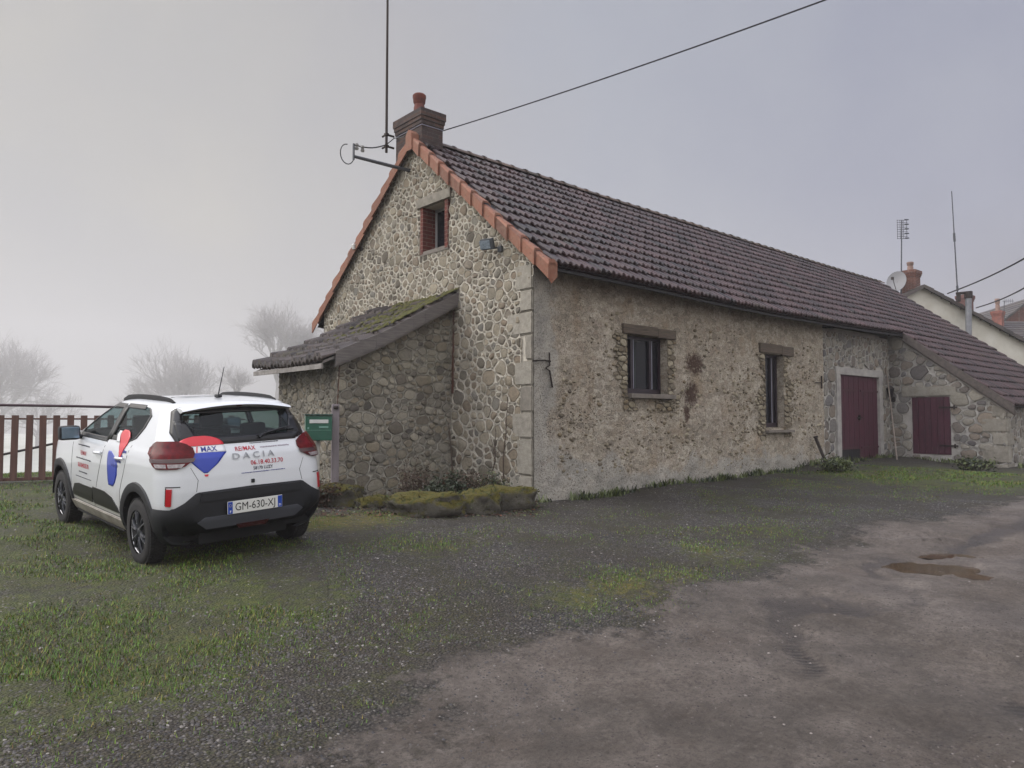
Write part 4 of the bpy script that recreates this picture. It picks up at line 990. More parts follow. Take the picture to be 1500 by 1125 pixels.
# lantern
lx = on(1304, 577, 1, -.25)
t = empty('wall_lantern', (U1 - .1, -.08, 1.86), 'dark wall lantern in the corner between barn door and hatch', 'lantern')
mb = MB(); mb.lathe([(.0, .17), (.03, .16), (.1, .09), (.085, .08)], (U1 - .2, -.1, 1.86), 6); mb.lathe([(.05, -.14), (.055, -.11), (0, -.11)], (U1 - .2, -.1, 1.86), 6)
for k in range(6): q_ = PI / 3 * k; mb.tube([(U1 - .2 + .08 * math.cos(q_), -.1 + .08 * math.sin(q_), 1.95), (U1 - .2 + .05 * math.cos(q_), -.1 + .05 * math.sin(q_), 1.74)], .007, 5)
mb.build('lantern_frame', IRON, t)
mb = MB(); mb.tube([(U1, -.1, 1.66), (U1 - .1, -.1, 1.62), (U1 - .2, -.1, 1.74)], .012, 6); mb.rbox((U1 - .01, -.1, 1.68), (.03, .07, .14), .008); mb.build('bracket', IRON, t)
mb = MB(); mb.lathe([(.047, -.11), (.072, .08)], (U1 - .2, -.1, 1.86), 6); mb.build('lantern_glass', DARKGLASS, t)
# leaning sticks
a1, a2 = on(1296, 520, 0, U1 - .06), ong(1314, 674)
mb = MB(); mb.tube([a1, lerp(a1, np.array([*a2[:2], sz(a2[0], a2[1])]), .5) + np.array([.01, 0, 0]), (a2[0], a2[1], sz(a2[0], a2[1]) - .02)], [.014, .017, .02], 6)
tag(mb.build('pole', simple('pale_stick', rgb(140, 130, 120), rgb(110, 100, 92), 9, .8)), 'long thin pale pole leaning in the corner by the barn door', 'pole')
a1, a2 = on(1195, 642, 1, -.12), ong(1212, 684)
mb = MB(); mb.tube([a1, (a2[0], a2[1], sz(a2[0], a2[1]) - .02)], [.035, .03], 6); mb.tube([a1 + np.array([-.07, 0, .02]), a1 + np.array([.07, 0, .04])], .022, 6)
tag(mb.build('iron_bar', IRON), 'short dark iron bar leaning against the plastered wall left of the barn door', 'bar')

# ------------------------------------------------------------------ gate / fence on the left
FA, FB = np.array([-5.62, 6.46]), np.array([-4.72, 6.22]); FD = (FB - FA) / np.linalg.norm(FB - FA); FN = np.array([-FD[1], FD[0]])
gate = empty('slatted_gate', (FA[0], FA[1], .2), 'reddish brown slatted wooden gate with diagonal brace on the foggy left side', 'gate')
REDWOOD = simple('red_brown_slat', rgb(104, 74, 64), rgb(80, 57, 51), 9, .75, bump=.5, bscale=30, vecscale=(2, 2, .25))
def fp(s_, z, n=0.0): p = FA + FD * s_ + FN * n; return (p[0], p[1], z)
Rf = Matrix.Rotation(math.atan2(FD[1], FD[0]), 3, 'Z'); rn = random.Random(2)
for k in range(-3, 19):
    mb = MB(); s_ = k * .192 + rn.uniform(-.006, .006) + .012; h = 1.05
    mb.rbox(fp(s_, .195 + h / 2 + rn.uniform(-.004, .004)), (.098, .024, h), .004, Rf @ Matrix.Rotation(rn.uniform(-.008, .008), 3, 'Y')); mb.build('slat', REDWOOD, gate)
def fbar(mb, s0, z0, s1, z1, r=.016, n=.03): mb.tube([fp(s0, z0, n), fp(s1, z1, n)], r, 6)
mb = MB(); fbar(mb, -.8, 1.19, 3.7, 1.175, .014); mb.build('rail', RUST, gate)
mb = MB(); mb.rbox(fp(1.45, .215, .035), (4.5, .03, .05), .004, Rf); mb.build('rail', REDWOOD, gate)
mb = MB(); fbar(mb, -.1, .58, 1.5, .96, .02); mb.build('brace', simple('dark_brace', rgb(40, 34, 34), None, 1, .7), gate)
rr_ = empty('metal_rail', fp(-1.5, .1, .25), 'thin dark horizontal rail on posts just behind the slatted gate', 'rail')
mb = MB(); mb.tube([fp(-1.6, 1.425, .25), fp(1.0, 1.40, .25), fp(1.75, 1.385, .25)], .022, 8); mb.build('rail', simple('dark_purple_rail', rgb(58, 38, 46), None, 1, .5), rr_)
for s_ in (-1.5, 1.75):
    mb = MB(); mb.rbox(fp(s_, .7, .25), (.06, .06, 1.45), .006, Rf); mb.build('post', simple('dark_purple_post', rgb(58, 38, 46), None, 1, .5), rr_)

# ------------------------------------------------------------------ mailbox, grey post
GREEN = simple('green_enamel', rgb(24, 92, 70), rgb(18, 76, 60), 5, .35, coat=.3)
md = 10.1; mc = dep(466, 627, md); mw_ = 44 / FPX * md * .94; mh_ = 36 / FPX * md
fwd2 = np.array([FW[0], FW[1]]); fwd2 /= np.linalg.norm(fwd2); ang = math.atan2(fwd2[1], fwd2[0]) + .33
Rm = Matrix.Rotation(ang, 3, 'Z')     # local x = away from camera, y = left
def mp(x, y, z): p = Rm @ Vector((x, y, z)); return (mc[0] + p.x, mc[1] + p.y, mc[2] + p.z)
gzm = sz(mc[0], mc[1])
mail = empty('mailbox', (mc[0], mc[1], gzm), 'green metal mailbox on a thin white post beside the white car', 'mailbox')
mb = MB(); mb.rbox(mp(0, 0, 0), (.30, mw_ * .9, mh_), .012, Rm); mb.build('box', GREEN, mail)
mb = MB(); mb.rbox(mp(-.152, 0, mh_ * .27), (.012, mw_ * .64, .05), .004, Rm); mb.build('letter_slot', WHITE_PL, mail)
mb = MB(); mb.rbox(mp(-.152, -mw_ * .16, mh_ * .04), (.008, mw_ * .32, .022), .003, Rm); mb.rbox(mp(-.155, mw_ * .36, .0), (.012, .022, .022), .004, Rm)
mb.rbox(mp(-.152, mw_ * .0, -mh_ * .08), (.006, mw_ * .84, .004), .001, Rm); mb.build('name_plate', simple('pale_metal', rgb(120, 160, 148), None, 1, .4, .4), mail)
mb = MB(); mb.rbox(mp(-.0, 0, mh_ / 2 + .012), (.34, mw_ * .95, .02), .008, Rm); mb.build('lid', simple('dark_green', rgb(16, 56, 46), None, 1, .4), mail)
mb = MB(); pz0 = mp(0, .0, -mh_ / 2)
mb.tube([(pz0[0], pz0[1], pz0[2]), (pz0[0], pz0[1], gzm - .1)], .026, 10); mb.build('post', simple('white_post', rgb(206, 206, 204), rgb(170, 166, 158), 6, .5), mail)
pd_ = 10.35; pc = dep(491, 645, pd_); gp_ = sz(pc[0], pc[1])
gpost = empty('grey_post', (pc[0], pc[1], gp_), 'square weathered grey post standing right of the green mailbox', 'post')
topz = dep(491, 592, pd_)[2]
mb = MB(); mb.rbox((pc[0], pc[1], (topz + gp_ + .1) / 2), (.105, .105, topz - gp_ - .1), .012, Rm); mb.build('shaft', simple('lilac_grey_wood', rgb(140, 132, 136), rgb(112, 104, 108), 8, .85, bump=.5, vecscale=(2, 2, .3)), gpost)
mb = MB(); mb.lathe([(0, -.02), (.03, -.02), (.036, .0), (.03, .02), (0, .02)], (pc[0] - .06 * math.cos(ang), pc[1] - .06 * math.sin(ang), topz - .05), 10); mb.rbox((pc[0], pc[1], gp_ + .04), (.14, .14, .3), .02, Rm); mb.build('fitting', IRON, gpost)

# ------------------------------------------------------------------ mossy stones, bushes, weeds
def m_mossrock():
    t = NT('mossy_rock'); g = t.n('ShaderNodeNewGeometry'); s = t.sep(g.outputs['Normal'])
    rock = t.mix(t.fr(t.noise(9, 6, .7), .35, .7), rgb(96, 92, 82), rgb(66, 62, 56))
    mo = t.ramp(t.noise(13, 6, .7), [(.3, rgb(62, 58, 22)), (.5, rgb(94, 86, 30)), (.62, rgb(52, 60, 24)), (.75, rgb(108, 92, 38))])
    f = t.fr(t.math('ADD', s[2], t.math('MULTIPLY', t.math('SUBTRACT', t.noise(9, 7, .8), .5), 2.6)), .1, .5)
    t.col(t.mix(f, rock, mo)).set(Roughness=.95); t.bump(t.noise(60, 8, .75), 1, .03); return t.mat
MROCK = m_mossrock()
LEAF_D = simple('dark_leaf', rgb(30, 40, 22), rgb(48, 58, 32), 8, .5)
LEAF_B = simple('brown_leaf', rgb(78, 54, 40), rgb(52, 38, 30), 12, .8)
LEAF_G = simple('fresh_leaf', rgb(74, 88, 48), rgb(98, 106, 60), 8, .6)
def rock(name, px, py_top, py_bot, wpx, depth, label, cat, ratio=.7, mat=None, seed=0, boxy=.0):
    """stone with its foot at the ground below (px, py_bot), wpx pixels wide"""
    c = dep(px, py_bot, depth); h = (py_bot - py_top) / FPX * depth; w = wpx / FPX * depth
    zz = sz(c[0], c[1]); bm = bmesh.new(); bmesh.ops.create_icosphere(bm, subdivisions=4, radius=1)
    R_ = Matrix.Rotation(math.atan2(RT[1], RT[0]), 3, 'Z'); mb = MB(); vs_ = []
    for v in bm.verts:
        p = v.co.copy()
        if boxy: p = Vector([math.copysign(abs(x) ** (1 - boxy), x) for x in p])
        n_ = noise.fractal(p * 1.5 + Vector((seed * 9, 0, 0)), 1, 2, 4) * .27 + noise.fractal(p * 9 + Vector((seed * 9, 3, 0)), .7, 2, 4) * .05
        p = p * (1 + n_); p = R_ @ Vector((p.x * w / 2, p.y * w / 2 * ratio, p.z * h * .52 + h * .34))
        vs_.append((c[0] + p.x, c[1] + p.y, zz + p.z - .04))
    mb.add(vs_, [tuple(v.index for v in f.verts) for f in bm.faces]); bm.free()
    if not mat:
        tf = mb; rn = random.Random(seed)
        for _ in range(int(900 * w)):
            v = vs_[rn.randrange(len(vs_))]
            if v[2] < zz + .02: continue
            l_ = rn.uniform(.008, .03) if rn.random() < .85 else rn.uniform(.03, .07); an = rn.uniform(0, 6.28); wd = rn.uniform(.004, .012); ox, oy = rn.uniform(-.02, .02), rn.uniform(-.02, .02)
            b = Vector((v[0] + ox, v[1] + oy, v[2] - .006)); dr = Vector((v[0] - c[0] + rn.gauss(0, .2), v[1] - c[1] + rn.gauss(0, .2), .25 + rn.random() * .3)).normalized()
            sd_ = dr.orthogonal().normalized() * wd
            sd_.rotate(Matrix.Rotation(an, 3, dr)); tf.add([b - sd_, b + sd_, b + dr * l_], [(0, 1, 2)], rn.choice((1, 1, 2, 3)))
    return tag(mb.build(name, mat or [MROCK, MOSS, LEAF_G, LEAF_B], smooth='all'), label, cat, None if mat else 'mossy stones at the foot of the gable')
rock('mossy_stone', 498, 697, 738, 62, 10.15, 'squared block covered in dark moss below the mailbox', 'stone', .8, seed=1, boxy=.45)
rock('mossy_stone', 548, 712, 738, 52, 9.95, 'low yellow mossy stone between the block and the green mound', 'stone', .8, seed=2)
rock('mossy_stone', 630, 715, 757, 118, 9.35, 'long flat topped mossy mound in front of the dark bush', 'stone', .55, seed=3, boxy=.35)
rock('mossy_stone', 700, 706, 752, 62, 9.45, 'rust coloured mossy stone leaning against the long pale slab', 'stone', .7, seed=4, boxy=.2)
rock('mossy_stone', 742, 702, 745, 84, 9.75, 'long mossy slab ending at the house corner', 'stone', .5, seed=5, boxy=.5)
MUDROCK = simple('muddy_stone', rgb(78, 62, 58), rgb(56, 46, 44), 20, .8, bump=.8)
rp = ong(1480, 999)
rock('field_stone', 1480, 991, 1001, 17, (rp - CAM) @ FW, 'single brown stone lying on the track at the right edge', 'stone', .8, mat=MUDROCK, seed=7)
TWIG = simple('grey_twig', rgb(92, 78, 66), rgb(66, 56, 48), 20, .9)
def bush(name, px, py_bot, wpx, hpx, depth, label, cat, n=900, mats=(LEAF_D, LEAF_B), bshare=.25, leaf=.03, stems=26, seed=0, lean=(0, 0)):
    c = dep(px, py_bot, depth); w = wpx / FPX * depth / 2; h = hpx / FPX * depth; zz = sz(c[0], c[1]); rn = random.Random(seed)
    root = empty(name, (c[0], c[1], zz), label, cat); st = MB(); lf = MB(); ends = []
    for _ in range(stems):
        a = rn.uniform(0, 2 * PI); r = rn.random() ** .5; e = np.array([c[0] + math.cos(a) * r * w + lean[0] * h, c[1] + math.sin(a) * r * w * .8 + lean[1] * h, zz + h * rn.uniform(.5, 1.05) * (1 - .45 * r * r)])
        b = np.array([c[0] + math.cos(a) * r * w * .35, c[1] + math.sin(a) * r * w * .3, zz - .03]); m = lerp(b, e, .55) + np.array([rn.uniform(-.05, .05), rn.uniform(-.05, .05), .04])
        st.tube([b, m, e], [.008, .006, .003], 4, cap=False); ends += [(lerp(b, m, k), .7) for k in (.6,)] + [(m, 1), (lerp(m, e, .5), 1), (e, 1)]
        for _k in range(4):
            q0 = lerp(m, e, rn.random()); q1 = q0 + np.array([rn.uniform(-1, 1), rn.uniform(-1, 1), rn.uniform(-.2, 1)]) * .13 * (h + .3); st.tube([q0, q1], [.004, .002], 3, cap=False); ends.append((q1, 1))
    for _ in range(n):
        p, _s = ends[rn.randrange(len(ends))]; p = p + np.array([rn.gauss(0, 1), rn.gauss(0, 1), rn.gauss(0, .8)]) * .06
        s_ = leaf * rn.uniform(.5, 1.4); R_ = Euler((rn.uniform(-1.2, 1.2), rn.uniform(-1.2, 1.2), rn.uniform(0, 6.28))).to_matrix()
        q_ = [R_ @ Vector(v) for v in ((0, -s_ * .9, 0), (s_ * .4, -s_ * .1, s_ * .1), (0, s_, 0), (-s_ * .4, -s_ * .1, s_ * .1))]
        lf.add([(p[0] + v.x, p[1] + v.y, max(p[2] + v.z, zz - .02)) for v in q_], [(0, 1, 2, 3)], 1 if rn.random() < bshare else 0)
    st.build('stems', TWIG, root); lf.build('leaves', list(mats), root); return root
bush('evergreen_bush', 655, 716, 78, 48, 9.9, 'dark evergreen bush against the wall behind the long mossy mound', 'bush', 3600, seed=1, leaf=.028, bshare=.08)
bush('thorny_bush', 690, 712, 70, 60, 10.15, 'brown tangled leafless shrub right of the dark evergreen bush', 'shrub', 500, (LEAF_B, LEAF_D), .3, .02, 40, 2)
bush('small_shrub', 722, 704, 48, 46, 10.25, 'small grey green shrub at the gable foot behind the pale slab', 'shrub', 900, (LEAF_D, LEAF_G), .35, .024, 26, 3)
bush('dry_shrub', 608, 712, 56, 66, 10.2, 'dry reddish brown shrub between mailbox stones and evergreen bush', 'shrub', 600, (LEAF_B, TWIG), .3, .02, 34, 4)
bush('dead_fern', 478, 722, 44, 36, 9.95, 'brown dead foliage heaped over the squared block by the white post', 'fern', 900, (LEAF_B, LEAF_D), .2, .028, 22, 5)
bush('corner_weeds', 1218, 687, 60, 18, 14.6, 'green weeds round the foot of the iron bar', 'weeds', 800, (LEAF_G, LEAF_D), .3, .04, 20, 6)
bush('hatch_weeds', 1425, 690, 60, 16, 15.6, 'dark green weeds below the hatch wall at the right', 'weeds', 700, (LEAF_D, LEAF_G), .4, .04, 20, 7)
for (x0, y0, x1, y1, sd, lab) in ((737, 690, 744, 582, 1, 'thin tall bare sapling rising against the gable near the corner'), (722, 700, 727, 630, 2, 'short bare sapling left of the tall one against the gable'), (664, 700, 652, 560, 3, 'bare climbing stem on the gable below the lean-to roof end')):
    a = on(x0, y0, 0, -.07); b = on(x1, y1, 0, -.05); rn = random.Random(sd); mb = MB()
    pts = [lerp(a, b, k / 6) + np.array([0, rn.uniform(-.02, .02), 0]) for k in range(7)]; pts[0][2] = -.1; mb.tube(pts, [.013 - .0015 * k for k in range(7)], 5)
    for _ in range(9):
        p = lerp(a, b, rn.uniform(.3, 1)); q_ = p + np.array([-.02, rn.uniform(-.14, .14), rn.uniform(.04, .16)]); mb.tube([p, q_], [.005, .002], 4)
    tag(mb.build('sapling', TWIG), lab, 'sapling', 'bare saplings against the gable')
# fallen leaves round the stones
mb = MB(); rn = random.Random(23); lc = dep(620, 750, 9.6)
for _ in range(1500):
    px_ = rn.uniform(455, 790); p = ong(px_, 760 - rn.random() ** 1.3 * 35, 3); s_ = rn.uniform(.012, .03); R_ = Euler((rn.uniform(-.5, .5), rn.uniform(-.5, .5), rn.uniform(0, 6.28))).to_matrix()
    z_ = sz(p[0], p[1]) + rn.uniform(.004, .02); q_ = [R_ @ Vector(v) for v in ((0, -s_, 0), (s_ * .6, 0, s_ * .2), (0, s_, 0), (-s_ * .6, 0, s_ * .2))]
    mb.add([(p[0] + v.x, p[1] + v.y, z_ + v.z) for v in q_], [(0, 1, 2, 3)], rn.choice((0, 0, 0, 1, 2)))
tag(mb.build('leaf_litter', [LEAF_B, LEAF_G, simple('rusty_leaf', rgb(104, 66, 44), rgb(84, 52, 38), 20, .8)]), 'brown fallen leaves scattered round the mossy stones', 'leaves', kind='stuff')
# weeds along the wall foot: uncountable
mb = MB(); rn = random.Random(17)
def tuft(mb, u, v, z, n, h, sp, rn, mi=0):
    for _ in range(n):
        a = rn.uniform(0, 2 * PI); l_ = h * rn.uniform(.5, 1.2); w = rn.uniform(.004, .009) * (1 + h * 3); b = (u + rn.gauss(0, sp), v + rn.gauss(0, sp), z - .01)
        e = (b[0] + math.cos(a) * l_ * .6, b[1] + math.sin(a) * l_ * .6, b[2] + l_); m_ = ((b[0] + e[0]) / 2, (b[1] + e[1]) / 2, b[2] + l_ * .62)
        cx_, sx_ = -math.sin(a) * w, math.cos(a) * w
        mb.add([(b[0] - cx_, b[1] - sx_, b[2]), (b[0] + cx_, b[1] + sx_, b[2]), (m_[0] + cx_, m_[1] + sx_, m_[2]), e, (m_[0] - cx_, m_[1] - sx_, m_[2])], [(0, 1, 2, 4), (4, 2, 3)], mi)
for _ in range(420):
    u = rn.uniform(.0, 12.4) if rn.random() < .8 else rn.choice((1.0, 1.5, 4.2, 4.6, 5.8)) + rn.gauss(0, .15)
    if noise.noise((u * 1.4, 0, 7)) < rn.uniform(-.6, .35): continue
    tuft(mb, u, -.08 - abs(rn.gauss(0, .06)), sz(u, -.1), 7, rn.uniform(.05, .15), .04, rn, rn.choice((0, 0, 1)))
for _ in range(60): tuft(mb, U1 - .08 - abs(rn.gauss(0, .05)), rn.uniform(-2.5, 0), sz(U1 - .1, -1.2), 7, .12, .05, rn, 0)
for _ in range(60): u = rn.uniform(U1, 18); tuft(mb, u, -V2 - .15 - abs(rn.gauss(0, .08)), sz(u, -V2 - .1), 8, .14, .06, rn, 0)
tag(mb.build('wall_weeds', [LEAF_G, LEAF_D]), 'low scruffy weeds and grass along the foot of the farmhouse walls', 'weeds', kind='stuff')

# ------------------------------------------------------------------ grass and gravel
def cover_at(u, v, A):
    i = np.clip(np.searchsorted(XS, u) - 1, 0, NXg - 2); j = np.clip(np.searchsorted(YS, v) - 1, 0, NYg - 2); return A[i, j]
def bulk(name, mat, verts, faces, label, cat, attr=None):
    me = bpy.data.meshes.new(name); me.vertices.add(len(verts)); me.vertices.foreach_set('co', verts.astype(np.float32).ravel())
    k = faces.shape[1]; me.loops.add(faces.size); me.loops.foreach_set('vertex_index', faces.ravel().astype(np.int32)); me.polygons.add(len(faces))
    me.polygons.foreach_set('loop_start', np.arange(0, faces.size, k)); me.polygons.foreach_set('loop_total', np.full(len(faces), k)); me.update(); me.validate()
    for m in mat: me.materials.append(m)
    o = bpy.data.objects.new(name, me); C.objects.link(o); return tag(o, label, cat, kind='stuff')
def m_grass():
    t = NT('grass_blade'); i = t.island(); c = t.ramp(i, [(0, rgb(46, 70, 14)), (.4, rgb(76, 114, 26)), (.70, rgb(106, 132, 40)), (.86, rgb(126, 112, 48)), (1, rgb(92, 70, 40))]); 
    t.col(c).set(Roughness=.6); return t.mat
GRASS = m_grass()
def scatter(n, rmax, rmin=.5, power=1.0, fov=1.25):
    """points in front of the camera, denser near it"""
    ang0 = math.atan2(FW[1], FW[0]); a = ang0 + RNG.uniform(-fov / 2 - .05, fov / 2 + .05, n); r = rmin + (rmax - rmin) * RNG.uniform(0, 1, n) ** power
    return CAM[0] + np.cos(a) * r, CAM[1] + np.sin(a) * r
def inside(u, v):
    a = (u > -.05) & (v > -.05) & (v < W); b = (u > U1 - .1) & (v > -V2 - .1); c = (u > LU - .05) & (v > LV0 - .05) & (v < LV1)
    return a | b | c
u, v = scatter(520000, 17.5, 2.4, .95)
g = cover_at(u, v, GR) ; m_ = cover_at(u, v, MO); keep = (RNG.uniform(0, 1, len(u)) < np.clip(g * 1.05 - .12, 0, 1)) & ~inside(u, v)
cl = np.array([noise.noise((a * 3.5, b * 3.5, 2)) for a, b in zip(u, v)]); cl2 = np.array([noise.noise((a * 1.2, b * 1.2, 6)) for a, b in zip(u, v)]); keep &= RNG.uniform(-.35, .3, len(u)) < cl * .8 + cl2 * 1.3 + .05
u, v, g, m_ = u[keep], v[keep], g[keep], m_[keep]; n = len(u); z = surf_z(u, v)
h = RNG.uniform(.010, .036, n) * (.55 + g * .7) * (1 - .45 * np.clip(m_, 0, 1)); a = RNG.uniform(0, 2 * PI, n); w = RNG.uniform(.0014, .0030, n) * (1 + np.hypot(u - CAM[0], v - CAM[1]) * .10)
lx_ = np.cos(a) * h * .7; ly_ = np.sin(a) * h * .7
V = np.stack([np.stack([u - np.sin(a) * w, v + np.cos(a) * w, z - .004], -1), np.stack([u + np.sin(a) * w, v - np.cos(a) * w, z - .004], -1), np.stack([u + lx_, v + ly_, z + h], -1)], 1).reshape(-1, 3)
bulk('grass', [GRASS], V, np.arange(n * 3).reshape(-1, 3), 'short patchy winter grass on the parking area and lawn', 'grass')
def m_gravel():
    t = NT('gravel_stone'); c = t.ramp(t.island(), [(0, rgb(32, 30, 33)), (.35, rgb(60, 57, 58)), (.65, rgb(80, 75, 72)), (.85, rgb(54, 46, 38)), (.97, rgb(112, 107, 102)), (1, rgb(136, 131, 126))]); t.col(c).set(Roughness=.6); return t.mat
GRAVEL = m_gravel()
PEBBLE = NT('mud_pebble'); PEBBLE.col(PEBBLE.ramp(PEBBLE.island(), [(0, rgb(36, 31, 30)), (.5, rgb(70, 61, 57)), (.8, rgb(92, 83, 78)), (.93, rgb(50, 42, 38)), (1, rgb(140, 132, 126))])).set(Roughness=.7); PEBBLE = PEBBLE.mat
def stones(n, rmax, lo, hi, cond, seed, name, label, power=.8, flat=.6):
    u, v = scatter(n, rmax, 2.2, power); k = cond(u, v) & ~inside(u, v); u, v = u[k], v[k]; n = len(u); z = surf_z(u, v)
    r = lo + (hi - lo) * RNG.uniform(0, 1, n) ** 2; P = np.array([(1, 0, 0), (.3, .95, 0), (-.8, .6, 0), (-.8, -.6, 0), (.3, -.95, 0), (0, 0, 1)], float)
    a = RNG.uniform(0, 6.28, n); ca_, sa_ = np.cos(a), np.sin(a); J = RNG.uniform(.65, 1.25, (n, 6)); V = np.empty((n, 6, 3))
    X, Y = P[:, 0] * J, P[:, 1] * J
    V[:, :, 0] = u[:, None] + (X * ca_[:, None] - Y * sa_[:, None]) * r[:, None]; V[:, :, 1] = v[:, None] + (X * sa_[:, None] + Y * ca_[:, None]) * r[:, None]
    V[:, :, 2] = z[:, None] - .002 + (P[:, 2] * J) * r[:, None] * flat; V[:, 5, 0] += RNG.uniform(-.3, .3, n) * r; V[:, 5, 1] += RNG.uniform(-.3, .3, n) * r
    F = np.array([(i, (i + 1) % 5, 5) for i in range(5)]); F = (np.arange(n)[:, None, None] * 6 + F).reshape(-1, 3)
    return bulk(name, [GRAVEL if name == 'gravel' else PEBBLE], V.reshape(-1, 3), F, label, name)
stones(430000, 13, .004, .015, lambda u, v: (RNG.uniform(0, 1, len(u)) < np.clip(1.0 - cover_at(u, v, MUD) * 1.03 - cover_at(u, v, GR) * .75, 0, 1) * np.clip(.5 + 1.3 * np.array([noise.noise((a * 1.1, b * 1.1, 5)) for a, b in zip(u, v)]), .12, 1)), 1, 'gravel', 'loose dark gravel between the grass and the muddy track', .9)
stones(240000, 13, .003, .013, lambda u, v: (cover_at(u, v, MUD) > .5) & (RNG.uniform(0, 1, len(u)) < np.clip(.25 + .9 * np.array([noise.noise((a * 1.3, b * 1.3, 8)) for a, b in zip(u, v)]), .03, 1)), 2, 'pebbles', 'small stones and clods scattered over the muddy track', .8, .5)

# ------------------------------------------------------------------ neighbouring houses (right, beyond the roof)
def tube_ant(mb, pts, r): mb.tube(pts, r, 5)
CREAM = simple('cream_gable_render', rgb(214, 211, 202), rgb(192, 187, 174), 1.4, .9, bump=.4)
SLATE = m_rooftile('dark_neighbour_roof', rgb(74, 68, 68), rgb(88, 80, 76), rgb(64, 62, 62), .7)
def nb_house(apex, length_dir, ln, span_dir, half, slope, wall_h, wallm, roofm, label, name='neighbour_house', ov=.25):
    """gable house: apex point, ridge along length_dir, gable along span_dir"""
    A = np.array(apex); ld = np.array([*length_dir, 0.]) / np.linalg.norm(length_dir); sd = np.array([*span_dir, 0.]) / np.linalg.norm(span_dir)
    base = gz(A[0], A[1]) - .5; root = empty(name, (A[0], A[1], base), label, 'house'); ez = A[2] - slope * half
    mb = MB(); up = np.array([0, 0, 1.])
    P = lambda l_, s_, z: tuple((A + ld * l_ + sd * s_) * np.array([1, 1, 0]) + up * z)
    for l_ in (0, ln): mb.add([P(l_, -half, base), P(l_, half, base), P(l_, half, ez), P(l_, 0, A[2]), P(l_, -half, ez)], [(0, 1, 2, 3, 4)])
    for s_ in (-half, half): mb.add([P(0, s_, base), P(ln, s_, base), P(ln, s_, ez), P(0, s_, ez)], [(0, 1, 2, 3)])
    mb.build('wall', wallm, root); mb = MB()
    for s_ in (-1, 1):
        h2 = half + ov; zz = A[2] - slope * h2
        n = 16
        for i in range(n):
            a, b = i / n, (i + 1) / n
            mb.add([P(-ov, s_ * h2 * b, A[2] - slope * h2 * b + .10), P(ln + ov, s_ * h2 * b, A[2] - slope * h2 * b + .10), P(ln + ov, s_ * h2 * a, A[2] - slope * h2 * a + .06), P(-ov, s_ * h2 * a, A[2] - slope * h2 * a + .06),
                    P(-ov, s_ * h2 * b, A[2] - slope * h2 * b - .08), P(ln + ov, s_ * h2 * b, A[2] - slope * h2 * b - .08), P(-ov, s_ * h2 * a, A[2] - slope * h2 * a - .08)], [(0, 1, 2, 3), (0, 4, 5, 1), (3, 6, 4, 0)])
    mb.build('roof', roofm, root); return root
# the cream gable faces the camera; its roof falls to the right
ap = dep(1349, 420, 31); rg = dep(1500, 502, 31)
ndir = np.array([rg[0] - ap[0], rg[1] - ap[1]]); nh = 4.6 * 1.4; nd = ndir / np.linalg.norm(ndir); slope_n = (ap[2] - rg[2]) / np.linalg.norm(ndir)
nb = nb_house(ap, (-nd[1], nd[0]) if (-nd[1] * FW[0] + nd[0] * FW[1]) > 0 else (nd[1], -nd[0]), 11, nd, nh, slope_n, 4, CREAM, SLATE, 'cream gabled neighbour house with dark roof beyond the farmhouse roof')
def nb_chimney(x0, x1, ytop, ybot, d, parent, mat, potpx=None):
    a, b = dep(x0, ytop, d), dep(x1, ytop, d); zt_, zb_ = a[2], dep(x0, ybot, d)[2]; w = np.linalg.norm(b - a); c = (a + b) / 2
    return chimney(parent, c[0] - w * .36, c[0] + w * .36, c[1] - w * .36, c[1] + w * .36, zb_, zt_, mat, pot=True, corb=.05, potr=.13, poth=potpx or .3, potmat=simple('grey_pot', rgb(150, 122, 110), rgb(120, 100, 92), 9, .8))
nb_chimney(1320, 1347, 397, 445, 31.5, nb, BRICK_RED, .38)
nb_chimney(1402, 1425, 433, 470, 34, nb, simple('brown_brick', rgb(120, 84, 78), rgb(96, 72, 70), 9, .9), .1)
t = empty('flue_pipe', tuple(dep(1419, 490, 30.6)), 'grey metal flue pipe with crossbar rising beside the cream gable', 'flue pipe')
mb = MB(); mb.tube([dep(1419, 500, 30.6), dep(1418.5, 432, 30.6)], .12, 12); mb.build('pipe', simple('pale_flue', rgb(150, 152, 158), rgb(120, 122, 128), 3, .4, .5), t)
mb = MB(); mb.tube([dep(1401, 430, 30.6), dep(1423, 428, 30.6)], .06, 6); mb.tube([dep(1404, 430, 30.6), dep(1404, 442, 30.6)], .08, 6); mb.tube([dep(1418.5, 437, 30.6), dep(1418.5, 427, 30.6)], .16, 10); mb.build('cowl', IRON, t)
# dish
dc = dep(1314, 413, 31.2); dn = -FW * .6 - RT * .75 + UP * .25; dn /= np.linalg.norm(dn)
t = empty('satellite_dish', tuple(dc), 'grey satellite dish fixed to the brick chimney of the cream house', 'satellite dish')
mb = MB(); da = np.cross(dn, [0, 0, 1]); da /= np.linalg.norm(da); db = np.cross(da, dn); N = 24; vs_ = []
for k in range(5):
    r = .46 * k / 4
    for i in range(N): q_ = 2 * PI * i / N; vs_.append(dc + da * math.cos(q_) * r * .9 + db * math.sin(q_) * r + dn * (r * r * .35))
for k in range(5):
    r = .46 * k / 4
    for i in range(N): q_ = 2 * PI * i / N; vs_.append(dc + da * math.cos(q_) * r * .9 + db * math.sin(q_) * r + dn * (r * r * .35 - .02))
F_ = [(k * N + i, k * N + (i + 1) % N, (k + 1) * N + (i + 1) % N, (k + 1) * N + i) for k in range(4) for i in range(N)]
F_ += [tuple(5 * N + j for j in f[::-1]) for f in F_] + [(4 * N + i, 4 * N + (i + 1) % N, 9 * N + (i + 1) % N, 9 * N + i) for i in range(N)]
